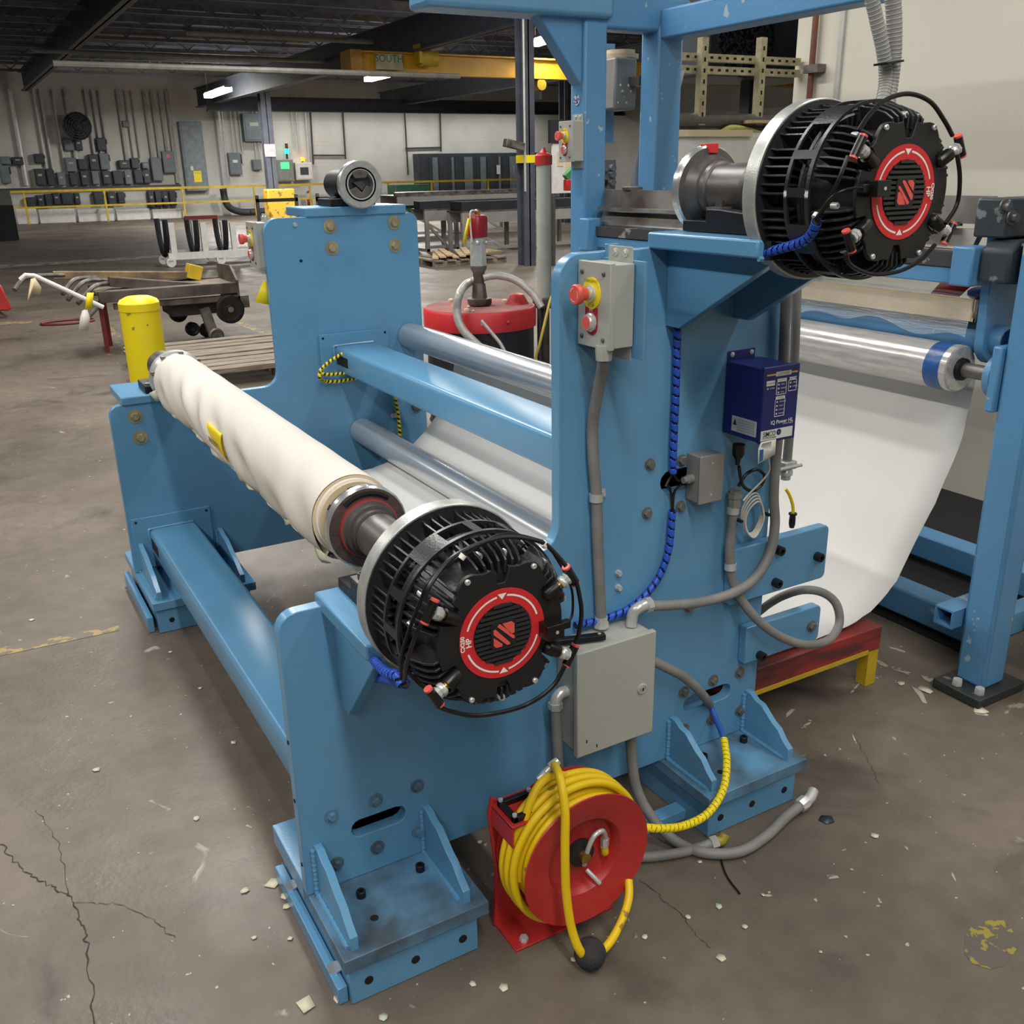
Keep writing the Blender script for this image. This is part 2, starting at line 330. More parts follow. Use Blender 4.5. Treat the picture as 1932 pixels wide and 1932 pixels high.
# ================================================================= columns, crane, lamps
def column(name, x, y, w, d, z1, label, band=None):
    t = T(name, label, 'column', (x, y, 0)); m = MB()
    m.box(x-w/2, y-d/2, 0, x+w/2, y-d/2+.02, z1); m.box(x-w/2, y+d/2-.02, 0, x+w/2, y+d/2, z1); m.box(x-.012, y-d/2, 0, x+.012, y+d/2, z1)
    obj('steel_section', m, GSTL, t); return t
t = column('building_column', 8.60, 14.4, .21, .24, 3.85, 'dark grey steel column with yellow band, behind the red-capped drum lift post')
for zz in (1.85,):
    p = PY(14.2, 985, 300); obj('yellow_band', MB().box(8.488, 14.275, p.z-.06, 8.712, 14.525, p.z+.06), YEL, t)
p = PY(14.2, 972, 275); obj('floodlight', MB().bar((p.x-.18, 14.22, p.z+.05), (p.x+.16, 14.22, p.z-.02), .12, .12), STLW, t, bev=.01)
m = MB(); m.cyl((8.49, 14.24, 1.2), (8.49, 14.24, 3.8), .018, n=8); obj('conduit', m, GALV, t)
t = column('building_column', 10.25, 34.1, .34, .34, 4.2, 'grey steel column with yellow crash guard near the lit control panels')
obj('crash_guard', MB().box(9.98, 33.85, 0, 10.95, 34.4, 1.02), M('scuffed_yellow_guard', (200, 160, 40), .6, 0, 0, 6, .2, 20, rgb2=(128, 92, 50), thr=.6), t, bev=.05)
obj('paper_notice', MB().box(10.05, 33.90, 2.05, 10.42, 33.92, 2.45), M('pink_notice', (206, 176, 176), .7), t)
t = column('building_column', 16.3, 25, .3, .3, 3.9, 'dark steel column far behind the blue overhead frame')
# crane
t = T('overhead_crane', 'yellow overhead crane bridge beam with end truck and hoist motor', 'crane', (7.9, 20, 3.4))
m = MB(); ibeam(m, 20, 7.95, 24, 3.42, 3.84, .22, 'x'); obj('bridge_beam', m, M('crane_yellow', (210, 160, 34), .5, 0, .1, 2), t)
m = MB(); m.box(7.75, 19.7, 3.42, 8.0, 20.3, 3.84); obj('end_truck', m, M('crane_ochre', (168, 128, 50), .6), t, bev=.02)
obj('sign_plate', MB().box(8.35, 19.87, 3.50, 8.95, 19.885, 3.80), M('pale_sign', (176, 172, 140), .6), t)
text('SOUTH', .19, (8.65, 19.868, 3.70), (1, 0, 0), (0, 0, 1), M('green_lettering', (70, 110, 60), .6), t, 'south_lettering')
p = PY(19.8, 1085, 132); obj('capacity_plate', MB().box(p.x-.15, 19.87, 3.54, p.x+1.6, 19.885, 3.74), WPNT, t)
text('5 TON CAP', .17, (p.x+.8, 19.868, 3.64), (1, 0, 0), (0, 0, 1), DKP, t, 'capacity_lettering')
p = PY(19.75, 806, 112); m = MB(); m.cyl((p.x-.18, 19.75, 3.72), (p.x+.22, 19.75, 3.72), .15, n=14); m.box(p.x-.24, 19.6, 3.62, p.x-.18, 19.9, 3.98); obj('drive_motor', m, YELD, t)
m = MB(); m.bar((p.x+.05, 19.75, 3.86), (p.x+.42, 19.75, 3.94), .08, .05); obj('motor_bracket', m, STLW, t)
t = T('chain_hoist', 'small yellow chain hoist hanging below the crane beam by the grey column', 'hoist', PY(19.9, 1018, 160))
p = PY(19.9, 1018, 160); obj('hoist_body', MB().cyl((p.x, 19.8, p.z), (p.x, 20.1, p.z), .12, n=16), YELD, t)
obj('hook_block', MB().box(p.x-.03, 19.85, p.z-.3, p.x+.03, 20.05, p.z-.1), STL, t)
obj('trolley', MB().box(p.x-.12, 19.8, p.z+.1, p.x+.12, 20.1, 3.415), STL, t)
TUBE = M('lit_led_tube', (255, 252, 244), .4, emit=25)
for i, (a, b, z, lb) in enumerate([((694, 150), (746, 137), 4.2, 'lit LED strip light hanging below the yellow crane beam'), ((392, 181), (430, 168), 3.93, 'lit LED strip light high above the tall grey electrical panel'),
                          ((1010, 82), (1035, 74), 4.2, 'lit LED strip light just right of the grey column'), ((1083, 66), (1095, 58), 4.2, 'small lit strip light seen through the corner of the blue frame')]):
    p, q = PZ(z, *a), PZ(z, *b); a_, b_ = p, q
    if i == 3: p, q = PY(18.4, 1086, 66), PY(17.8, 1093, 61)
    t = T('strip_light', lb, 'light', (p+q)/2, 'LED strip lights under the roof')
    w = .26 if i < 2 else .2
    obj('lit_diffuser', MB().bar(p, q, w, .13), TUBE, t, bev=.02); obj('housing', MB().bar(p+V((0, 0, .07)), q+V((0, 0, .07)), w*.8, .05), WPNT, t)
    for r in (p, q): obj('hanger', MB().cyl(r+V((0, 0, .08)), V((r.x, r.y, 5.3)), .006, n=5), GALV, t)

# ================================================================= far wall fittings
ORDW = ['first', 'second', 'third', 'fourth', 'fifth', 'sixth', 'seventh', 'eighth', 'ninth', 'tenth', 'eleventh', 'twelfth', 'thirteenth', 'fourteenth', 'fifteenth', 'sixteenth', 'seventeenth', 'eighteenth', 'nineteenth', 'twentieth', 'twenty-first', 'twenty-second', 'twenty-third', 'twenty-fourth', 'twenty-fifth', 'twenty-sixth', 'twenty-seventh']
def wbox(name, x0, y0, x1, y1, mat, label, cat, d=.28, group=None, yw=YW, extra=None, bev=.015):
    ym = (y0+y1)/2; a, b = PY(yw-d, x0, ym), PY(yw-d, x1, ym); a.z = PY(yw-d, x0, y1).z; b.z = PY(yw-d, x1, y0).z; a.x += .012; b.x -= .012; yw -= .004
    t = T(name, label, cat, ((a.x+b.x)/2, yw-d/2, a.z), group)
    obj('enclosure', MB().box(a.x, yw-d, a.z, b.x, yw, b.z), mat, t, bev=bev)
    m = MB(); w, h = b.x-a.x, b.z-a.z; m.box(a.x+w*.08, yw-d-.015, a.z+h*.06, b.x-w*.08, yw-d, b.z-h*.06); obj('door', m, mat, t, bev=.006)
    if extra: extra(t, a, b, yw-d-.016)
    return t
def lever(t, a, b, y): obj('lever', MB().box(b.x+.0, y, (a.z+b.z)/2, b.x+.04, y+.1, b.z-.05), ELECD, t)
def plate(col): return lambda t, a, b, y: obj('nameplate', MB().box(a.x+(b.x-a.x)*.3, y-.004, a.z+(b.z-a.z)*.55, a.x+(b.x-a.x)*.7, y, a.z+(b.z-a.z)*.68), col, t)
def tall(t, a, b, y):
    w, h = b.x-a.x, b.z-a.z
    obj('yellow_warning', MB().box(a.x+w*.38, y-.004, a.z+h*.13, a.x+w*.72, y, a.z+h*.29), YEL, t); text('CAUTION', w*.062, (a.x+w*.55, y-.005, a.z+h*.26), (1, 0, 0), (0, 0, 1), DKP, t, 'caution_lettering')
    obj('small_label', MB().box(a.x+w*.28, y-.004, a.z+h*.30, a.x+w*.40, y, a.z+h*.36), WPNT, t)
wbox('electrical_cabinet', 344, 229, 388, 361, M('pale_panel_grey', (122, 132, 136), .5), 'tall grey electrical panel with yellow caution sticker on the far wall', 'panel', .35, extra=tall)
wbox('electrical_cabinet', 459, 214, 500, 267, ELEC, 'large square grey panel high on the far wall beside the steel column', 'panel', .3, extra=plate(GRY))
wbox('disconnect_switch', 432, 288, 456, 330, ELEC, 'grey disconnect switch with white label right of the tall panel', 'switch box', .25, extra=lambda t, a, b, y: (lever(t, a, b, y), plate(WPNT)(t, a, b, y)))
wbox('junction_box', 477, 301, 494, 321, ELEC, 'small plain grey junction box beside the steel column', 'box', .25)
wbox('disconnect_switch', 307, 285, 331, 326, ELEC, 'grey starter box with red and white label left of the tall panel', 'switch box', .25, extra=lambda t, a, b, y: obj('red_label', MB().box(a.x+(b.x-a.x)*.35, y-.004, a.z+(b.z-a.z)*.7, a.x+(b.x-a.x)*.6, y, a.z+(b.z-a.z)*.85), BTN, t))
wbox('disconnect_switch', 286, 297, 307, 341, ELEC, 'plain grey starter box standing on the wire trough', 'switch box', .25)
wbox('wall_box', 230, 228, 245, 240, ELEC, 'small grey box up among the conduits right of the fan', 'box', .2)
ROWS = {'top row of starter boxes between the vertical conduits': [(120, 262, 139, 284), (141, 261, 156, 284), (182, 260, 201, 284)],
        'upper row of starter boxes above the wire trough': [(0, 295, 21, 310), (22, 296, 45, 311), (64, 290, 84, 308), (123, 297, 145, 324), (147, 300, 166, 320), (168, 291, 187, 321), (188, 289, 207, 320), (224, 302, 246, 318), (247, 298, 263, 318), (268, 306, 282, 318)],
        'lower row of starter boxes on the wire trough': [(0, 312, 20, 346), (66, 318, 86, 350), (88, 318, 102, 350), (108, 325, 124, 350), (131, 325, 147, 350), (152, 322, 168, 350), (173, 322, 188, 348), (193, 322, 210, 348), (213, 322, 233, 348), (235, 322, 250, 348), (253, 320, 270, 346), (270, 320, 285, 346)],
        'row of starter boxes hanging below the wire trough': [(50, 372, 68, 390), (70, 368, 84, 390), (85, 366, 98, 390), (100, 364, 114, 386), (116, 364, 138, 386), (140, 364, 152, 386), (177, 362, 196, 386), (203, 362, 220, 387), (222, 362, 236, 384), (280, 360, 292, 392), (293, 360, 306, 390), (307, 360, 319, 390), (320, 360, 333, 388)]}
for rn, row in ROWS.items():
    for i, (x0, y0, x1, y1) in enumerate(row):
        wbox('starter_box', x0, y0, x1, y1, ELEC if i % 3 == 0 and 'below' not in rn else ELECD, '%s from the left in the %s' % (ORDW[i], rn), 'switch box', .24, rn, extra=plate(GRY) if i % 2 else lever)
p, q = PY(YW-.2, 0, 362), PY(YW-.2, 375, 347)
obj('wire_trough', MB().box(p.x-2, YW-.244, p.z, PY(YW-.35, 343, 350).x, YW-.004, q.z), ELECD, label='long dark grey wire trough along the far wall behind the railing', cat='trough')
wc = [(30, 210, 350, .09), (70, 190, 322, .05), (82, 190, 322, .04), (105, 190, 300, .05), (130, 188, 300, .06), (135, 240, 300, .06), (165, 188, 300, .05), (178, 190, 300, .04), (192, 200, 300, .05), (225, 190, 305, .05), (235, 245, 302, .03), (246, 245, 300, .03), (258, 245, 298, .03), (276, 200, 300, .06), (290, 200, 300, .06), (304, 195, 290, .05), (318, 195, 345, .08),
      (410, 215, 350, .13), (418, 215, 350, .05), (436, 230, 290, .03), (444, 230, 290, .03), (452, 230, 290, .03), (481, 268, 302, .03), (488, 268, 302, .03), (548, 200, 280, .03), (557, 205, 290, .03), (573, 195, 310, .04)]
for i, (px, y0, y1, r) in enumerate(wc):
    a, b = PY(YW-.12, px, y0), PY(YW-.12, px+(y1-y0)*.11, y1); x = (a.x+b.x)/2
    obj('wall_conduit', MB().cyl((x, YW-.1, b.z), (x, YW-.1, max(a.z, 4.4)), r, n=8), GALV, label='%s vertical conduit from the left on the far wall' % ORDW[i], cat='conduit', group='conduits on the far wall')
bk = M('black_iron_pipe', (60, 58, 58), .6)
for i, pts in enumerate([[(585, 205), (591, 310)], [(592, 293), (650, 293)], [(646, 205), (652, 300)], [(660, 205), (763, 206), (770, 330)], [(765, 280), (832, 278)], [(830, 205), (832, 286)], [(833, 208), (1010, 208)], [(460, 205), (580, 203)]]):
    P = [PY(YW-.08, *p) for p in pts]; P = [V((p.x, YW-.08, p.z)) for p in P]
    obj('gas_pipe', MB().tube(P, .035, 6, 0), bk, label=['vertical dark pipe just right of the lit control cabinets', 'short horizontal dark pipe right of the lit control cabinets', 'vertical dark pipe left of the bright wall patch', 'dark pipe bending from the ceiling down left of the switchgear', 'short horizontal dark pipe above the switchgear lineup', 'vertical dark pipe dropping to the switchgear lineup', 'long horizontal dark pipe above the switchgear running right', 'horizontal dark pipe high on the wall right of the column'][i], cat='pipe', group='dark pipes on the far wall')
# control panels by the column
def scr(t, a, b, y):
    w, h = b.x-a.x, b.z-a.z
    obj('lit_screen', MB().box(a.x+w*.22, y-.01, a.z+h*.58, a.x+w*.72, y, a.z+h*.88), M('green_lit_screen', (60, 240, 110), .4, emit=2.2), t)
wbox('control_cabinet', 523, 301, 555, 343, GRYD, 'grey control panel with a glowing green screen on the far wall', 'panel', .5, extra=scr, yw=YW)
wbox('control_cabinet', 558, 306, 590, 340, WPNT, 'white control panel with a dark screen beside the green-lit panel', 'panel', .5, yw=YW, extra=lambda t, a, b, y: obj('dark_screen', MB().box(a.x+(b.x-a.x)*.25, y-.01, a.z+(b.z-a.z)*.3, a.x+(b.x-a.x)*.75, y, a.z+(b.z-a.z)*.72), ELECD, t))
for px0, y0, y1, mt, lb in ((541, 281, 290, M('teal_lamp', (20, 230, 190), .4, emit=4), 'green'), (571, 297, 304, M('amber_lamp', (255, 140, 20), .4, emit=5), 'amber')):
    a, b = PY(YW-.3, px0, y1), PY(YW-.3, px0, y0)
    t = T('signal_lamp', 'glowing %s signal lamp on top of the %s panel' % (lb, 'grey' if lb == 'green' else 'white'), 'lamp', a)
    obj('lens', MB().cyl(a, b, .075, n=12), mt, t); obj('stem', MB().cyl(a-V((0, 0, .2)), a, .04, n=8), DKP, t)
    if lb == 'green': obj('red_lens', MB().cyl(b, b+V((0, 0, .2)), .06, n=12), REDD, t)
# lockers / switchgear doors
p0, p1 = PY(YW-.6, 795, 400), PY(YW-.6, 985, 288)
t = T('switchgear_lineup', 'long dark grey switchgear lineup of doors against the white brick wall', 'cabinet', ((p0.x+p1.x)/2, YW-.3, 0))
obj('carcass', MB().box(p0.x, YW-.55, 0, p1.x+1.5, YW, p1.z), ELECD, t)
xs = [803, 815, 828, 845, 858, 875, 893, 905, 918, 934, 946, 960, 978]
for i, (a, b) in enumerate(zip(xs, xs[1:])):
    for z0, z1 in ((.08, 1.05), (1.12, p1.z-.15)):
        xa, xb = PY(YW-.55, a, 330).x, PY(YW-.55, b, 330).x; dd = (.05, .02, .06, .03)[i % 4]
        obj('door', MB().box(xa+.03+(.16 if i % 3 == 0 else 0), YW-.55-dd, z0, xb-.03, YW-.54, z1), ELEC if i % 2 else ELECD, t)
        if i in (9, 11) and z0 > 1: obj('notice', MB().box(xa+.25, YW-.55-dd-.012, z1-.72, xb-.25, YW-.55-dd-.004, z1-.35), WPNT, t)
# wall fan
p = PY(YW-.9, 146, 238); t = T('wall_fan', 'round dark caged fan hanging high on the left far wall', 'fan', p)
m = MB()
for k in range(5): rr = .12+.085*k; m.tube([p+V((rr*math.cos(a*PI/8), -.12+.02*k, rr*math.sin(a*PI/8))) for a in range(16)], .012, 5, 1, True)
for k in range(12): a = k*PI/6; m.tube([p+V((0, -.16, 0)), p+V((.45*math.cos(a), -.05, .45*math.sin(a)))], .009, 5, 0)
obj('cage', m, ELECD, t)
for k in range(3):
    a = k*2*PI/3+.4; c, s_ = math.cos(a), math.sin(a)
    obj('blade', MB().add([p+V((c*.06-s_*.05, 0, s_*.06+c*.05)), p+V((c*.42-s_*.14, .02, s_*.42+c*.14)), p+V((c*.42+s_*.14, .06, s_*.42-c*.14)), p+V((c*.06+s_*.05, .04, s_*.06-c*.05))], [(0, 1, 2, 3)]), DKP, t, solid=.01)
obj('shroud', MB().lathe(p+V((0, .06, 0)), (0, 1, 0), [(0, .46), (.12, .46), (.16, .40), (.17, .1)], 32), DKP, t); obj('motor', MB().cyl(p+V((0, 0, 0)), p+V((0, .3, 0)), .12, n=14), DKP, t); obj('wall_arm', MB().cyl(p+V((0, .28, 0)), p+V((0, .9, .1)), .04, n=8), DKP, t)
# railing
YR = 38.1
posts = [44, 196, 343, 478, 583, 640, 730, 812, 918]
t = T('safety_railing', 'long yellow safety railing in front of the far wall', 'railing', (9, YR, 0))
for px in posts:
    x = PY(YR, px+4, 385).x; obj('post', MB().bar((x, YR, 0), (x, YR, 1.06), .06, .06, (0, 1, 0)), YELD, t)
x0, x1 = PY(YR, 18, 360).x, PY(YR, 980, 345).x
obj('top_rail', MB().bar((x0, YR, 1.08), (x1, YR, 1.08), .07, .08), YELD, t); obj('middle_rail', MB().bar((x0, YR, .56), (PY(YR, 760, 380).x, YR, .56), .05, .06), YELD, t)
# low white barrier blocks behind the railing
for i, (a, b) in enumerate([(30, 70), (73, 142), (146, 215), (219, 283), (287, 350)]):
    p, q = PY(YR+.5, a, 405), PY(YR+.5, b, 393); obj('barrier_block', MB().box(p.x, YR+.4, 0, q.x-.05, YR+.7, max(.2, q.z)), WPNT, label='%s low white barrier block from the left behind the railing' % ORDW[i], cat='block', group='white blocks behind the railing', bev=.02)
p, q = PY(YR+.6, 425, 395), PY(YR+.6, 500, 398); obj('drain_pipe', MB().tube([(p.x, YR+.6, 1.0), (p.x+.1, YR+.6, .4), (p.x+.6, YR+.6, .14), (q.x, YR+.6, .13)], .13, 10), M('dark_green_pipe', (52, 58, 56), .5), label='thick dark drain pipe bending along the foot of the far wall', cat='pipe')

# ================================================================= UNWIND STAND
YO, YI, YF, YG = 1.652, 1.682, 3.69, 3.72
LO, UP = (.66, .885), (1.43, 1.528)
st = T('unwind_stand', 'blue painted steel unwind stand with two stepped side plates in the foreground', 'machine stand', (1.05, 2.68, 0))
def plate_poly(): return ([(.424, .128)]+[(.424, .745)]+arc(.464, .745, .04, PI, PI/2, 5)+[(1.0, .785)]+arc(1.0, .845, .06, -PI/2, 0, 5)+[(1.06, 1.36)]+arc(1.115, 1.36, .055, PI, PI/2, 6)
                          +arc(1.655, 1.38, .035, PI/2, 0, 4)+[(1.69, .128)])
np_ = obj('side_plate', MB().prism(plate_poly(), 'y', YO, YI, [slot(.533, .66, .25, .021), slot(1.44, 1.60, .268, .022), slot(1.338, 1.45, .888, .026)]), BLUE, st, bev=.003, label='near side plate with oblong slots')
fp_ = obj('side_plate', MB().prism(plate_poly(), 'y', YF, YG, [slot(.533, .66, .25, .021)]), BLUE, st, bev=.003, label='far side plate')
def bolt(par, x, z, y, d=-1, r=.011, w=.018, mat=BOLT, h=.009, name='bolt'):
    b = obj(name, MB().hexn((x, y+d*.003, z), (0, d, 0), r, h), mat, par)
    obj('washer', MB().cyl((x, y, z), (x, y+d*.003, z), w, n=18), mat, b)
for x, z in ((.493, .307), (.592, .307), (.69, .307), (.494, .184), (.588, .186), (.686, .188), (1.438, .31), (1.535, .315), (1.627, .311), (1.445, .197), (1.537, .196), (1.637, .192)): bolt(np_, x, z, YO, r=.010, w=.016, mat=BLUED if x < .8 else BOLT)
for x, z in ((1.304, .941), (1.30, .824), (1.396, .935), (1.399, .821), (1.44, .55)): bolt(np_, x, z, YO, r=.011, w=.014)
for x, z in ((1.221, .692), (1.222, .655)): bolt(np_, x, z, YO, r=.007, w=.008, mat=ZINC)
for x, z in ((1.319, 1.377), (1.587, 1.38), (1.321, 1.296), (1.586, 1.292), (.511, .739), (.518, .657)): bolt(fp_, x, z, YF, r=.016, w=.027, mat=YZ, h=.013)
obj('small_screw', MB().cyl((1.181, YF, 1.389), (1.181, YF-.01, 1.389), .008, n=10), ZINC, fp_); obj('tapped_hole', MB().cyl((1.193, YF+.001, 1.255), (1.193, YF-.0015, 1.255), .006, n=10), DARK, fp_)
obj('rubber_stop', MB().lathe((1.642, YF, .627), (0, -1, 0), [(0, .022), (.016, .022), (.02, .016)], 18), BOLT, fp_)
for z in (.2, .36, .5): obj('edge_hole', MB().cyl((.4245, 1.667, z), (.4225, 1.667, z), .0045, n=10), DARK, np_)
# feet
def wob(x, y0, y1, zs, sgn):     # gusset with torch-cut wavy slope in the yz plane
    n = 8; pr = [(y0, .125), (y0, .125+.125)]
    for k in range(1, n):
        t_ = k/n; yy = y0+(y1-y0)*t_; pr.append((yy, .25-.09*t_*t_*(1.6-.6*t_)+.004*math.sin(k*2.4)))
    pr += [(y1, .158), (y1, .125)]; return pr
def foot(x0, x1, y0, y1, sg, lab, ey=0):
    """sg=-1: foot points towards -y (outer side of near plate)"""
    yb = YI+.18 if sg < 0 else YG+.16
    f = obj('foot', MB().box(x0, y0, .095, x1, y1+.0, .127), BLUED if sg < 0 else BLUE, st, bev=.002, label=lab)
    obj('foot_block', MB().box(x0+.012, y0+.014, 0.001, x1-.022, y1-.012, .095), BLUE, f, bev=.002)
    pw = YO if sg < 0 else YF
    for gx in (x0+.022, x1-.05):
        obj('gusset', MB().prism(wob(gx, pw, y0+.02 if True else 0, .2, sg), 'x', gx, gx+.017), BLUE, f, bev=.001)
        m = MB(); P = [(gx-.003, pw-.004, .13+k*.014) for k in range(9)]; m.tube(P, lambda t: .0065+.0012*math.sin(t*60), 6, 3); obj('weld_bead', m, BLUE, f)
        m = MB(); P = [(gx-.003, pw-(pw-y0-.03)*k/8, .129) for k in range(9)]; m.tube(P, lambda t: .005+.001*math.sin(t*90), 6, 3); obj('weld_bead', m, BLUE, f)
    for bx, by in ((.30, .28), (.74, .24), (.30, .62), (.88, .5)):
        X_, Y_ = x0+(x1-x0)*bx, pw-(pw-y0)*by
        if by < .4:
            b = obj('cap_screw', MB().lathe((X_, Y_, .127), (0, 0, 1), [(0, .010), (.015, .010), (.016, .009), (.016, .005), (.006, .005), (.006, .0001)], 16), BLKS, f)
        else: obj('bolt_hole', MB().cyl((X_, Y_, .1275), (X_, Y_, .1262), .009, n=14), DARK, f)
    for hx in (.16, .48, .82):
        X_ = x0+(x1-x0)*hx; obj('plug_hole', MB().cyl((X_, y0+.0142, .045), (X_, y0+.0128, .045), .0095, n=16), DARK, f)
    return f
f1 = foot(.426, .748, 1.439, 1.90, -1, 'near foot with grimy top and welded gussets')
# side strips, ledges behind the near foot
obj('foot_strip', MB().box(.415, 1.465, .001, .436, 1.885, .042), BLUE, f1, bev=.002); obj('foot_riser', MB().box(.424, YI, .095, .60, 1.90, .145), BLUE, f1, bev=.002)
for yy in (1.52, 1.80): obj('floor_disc', MB().cyl((.43, yy, .0425), (.43, yy, .046), .016, n=20), CHR, f1)
f2 = foot(1.372, 1.70, 1.462, 1.90, -1, 'right-hand foot with cap screws')
obj('foot_strip', MB().box(1.25, 1.56, .001, 1.385, 1.60, .03), BLUE, f2, bev=.002)
f3 = foot(.426, .80, 3.36, 3.95, 1, 'far foot in shade'); obj('foot_strip', MB().box(.405, 3.40, .001, .426, 3.9, .06), BLUE, f3, bev=.002)
f4 = foot(1.372, 1.70, 3.40, 3.95, 1, 'far right foot')
# cross beams
def beam(x0, x1, z0, z1, lab):
    r = .018; m = MB()
    pl = arc(x0+r, z0+r, r, PI, 1.5*PI, 4)+arc(x1-r, z0+r, r, 1.5*PI, 2*PI, 4)+arc(x1-r, z1-r, r, 0, PI/2, 4)+arc(x0+r, z1-r, r, PI/2, PI, 4)
    m.prism(pl, 'y', YI, YF-.012, sm=True); b = obj('cross_beam', m, BLUE, st, label=lab)
    for ya, yb in ((YI, YI+.012), (YF-.012, YF)): obj('end_plate', MB().box(x0-.06, ya, z0-.05, x1+.06, yb, z1+.05), BLUE, b, bev=.002)
    m = MB(); m.tube([(x0+.01, YF-.014, z0+.02), (x0-.004, YF-.014, z1-.01), (x0+.02, YF-.014, z1+.002), (x1-.01, YF-.014, z1+.002)], lambda t: .006+.0015*math.sin(t*120), 6, 6); obj('weld_bead', m, BLUE, b)
    m = MB(); m.prism([(YF-.15, z0+.035), (YF-.03, z0+.035), (YF-.03, z1-.03), (YF-.15, z1-.03)], 'x', x0-.0015, x0+.004); obj('cable_opening', m, DARK, b)
    for dx in (-.045, (x1-x0)+.045):
        for zz in (z0-.035, z1+.035): obj('plate_screw', MB().cyl((x0+dx, YF-.013, zz), (x0+dx, YF-.011, zz), .005, n=10), DARK, b)
    return b
beam(.498, .672, .193, .298, 'lower cross beam'); beam(1.295, 1.47, .815, .918, 'upper cross beam')
# ledges with triangular gussets carrying the brakes and chucks
def ledge(x0, x1, y0, y1, z, th, pw, sg, lab, gx, drop):
    l = obj('ledge', MB().box(x0, y0, z-th, x1, y1, z), BLUE, st, bev=.005, label=lab)
    for g in gx: obj('gusset', MB().prism([(pw, z-th), (y0+.012 if sg < 0 else y1-.012, z-th), (y0+.012 if sg < 0 else y1-.012, z-th-.012), (pw+sg*.045, z-th-drop), (pw, z-th-drop)], 'x', g, g+.02), BLUE, l, bev=.002)
    return l
lw_ = ledge(.512, .85, 1.42, 1.69, .802, .032, YO, -1, 'lower ledge under the front brake', (.535, .79), .21)
u = ledge(1.285, 1.57, 1.335, 1.66, 1.448, .034, YO, -1, 'upper ledge under the rear brake', (1.335, 1.53), .165)
obj('end_stop', MB().box(1.30, 1.318, 1.412, 1.50, 1.3345, 1.446), BLKS, u, bev=.001); obj('end_stop', MB().box(.56, 1.404, .768, .80, 1.4195, .80), BLKS, lw_, bev=.001)
obj('weld_bead', MB().tube([(1.29+.02*k, 1.336, 1.414) for k in range(13)], lambda t: .005+.001*math.sin(t*70), 6, 2), BLUE, u)
ledge(.47, .85, 3.68, 3.95, .815, .032, YG, 1, 'far lower ledge', (.53,), .2); ledge(1.226, 1.64, 3.68, 3.93, 1.448, .034, YG, 1, 'far upper ledge', (1.3,), .16)
# arms bolted to the right edge
for z0, z1, x0, lab in ((.535, .685, 1.55, 'upper arm plate with cap screws'), (.35, .455, 1.615, 'lower arm plate')):
    a = obj('arm_plate', MB().prism([(x0, z0), (1.86, z0)]+arc(1.868, z0+.015, .015, -PI/2, 0, 3)+arc(1.868, z1-.015, .015, 0, PI/2, 3)+[(x0, z1)], 'y', YO-.028, YO-.001), BLUE, st, bev=.003, label=lab)
    for bx, bz in (((1.70, .655), (1.70, .565), (1.845, .605)) if z0 > .5 else ((1.665, .365), (1.85, .40))):
        if z0 < .5 and bx > 1.8: bolt(a, bx, bz, YO-.028, r=.012, w=.016)
        else: obj('cap_screw', MB().lathe((bx, YO-.028, bz), (0, -1, 0), [(0, .012), (.018, .012), (.019, .010), (.019, .006), (.008, .006), (.008, .0001)], 18), BLKS, a)

# ================================================================= GUIDE ROLLERS, WEB
def roller(name, x, z, r, y0, y1, lab, mat=ROL):
    t = T(name, lab, 'roller', (x, y0, z-r)); obj('roller_tube', MB().lathe((x, y0, z), (0, 1, 0), [(0, r-.002), (.002, r), (y1-y0-.002, r), (y1-y0, r-.002)], 48), mat, t); return t
t = roller('guide_roller', 1.628, .928, .052, YI+.004, YF-.004, 'upper polished steel guide roller between the side plates'); obj('journal', MB().cyl((1.628, YF-.005, .928), (1.628, YF, .928), .02), STL, t)
t = roller('guide_roller', 1.388, .556, .052, YI+.004, YF-.004, 'lower polished steel guide roller with the white sheet under it'); obj('journal', MB().cyl((1.388, YF-.005, .556), (1.388, YF, .556), .02), STL, t)
path0 = [(.70, .792), (.85, .70), (1.0, .58), (1.15, .50), (1.28, .474), (1.36, .488), (1.40, .498), (1.445, .52), (1.50, .555), (1.56, .61), (1.62, .68), (1.67, .77), (1.69, .86), (1.705, .915), (1.74, .91), (1.78, .83), (1.83, .67), (1.90, .46), (1.98, .26), (2.06, .165), (2.15, .142), (2.24, .145), (2.34, .158), (2.436, .19), (2.51, .24), (2.572, .30), (2.65, .43), (2.72, .56), (2.77, .67), (2.795, .78), (2.808, .88), (2.806, .95)]
path = path0[:14]+[(1.735, .90), (1.765, .80), (1.79, .62), (1.82, .42), (1.87, .275), (1.947, .224), (2.03, .216), (2.124, .218), (2.22, .226), (2.308, .25), (2.38, .295), (2.436, .355), (2.511, .49), (2.575, .60), (2.62, .70), (2.648, .80), (2.662, .905), (2.664, .985)]
P = spline([(x, 0, z) for x, z in path], 3); ys = [1.8+(3.40-1.8)*k/16 for k in range(17)]
rows = [[V((p.x, y+random.uniform(-.003, .003)*(1 if k in (0, 16) else 0), p.z+.004*math.sin(y*3.1+p.x*4))) for k, y in enumerate(ys)] for p in P]
obj('paper_web', MB().sheet(rows), WEB, label='wide white web of sheet looping under the guide roller and up to the coater', cat='sheet', solid=.0015, ang=80)

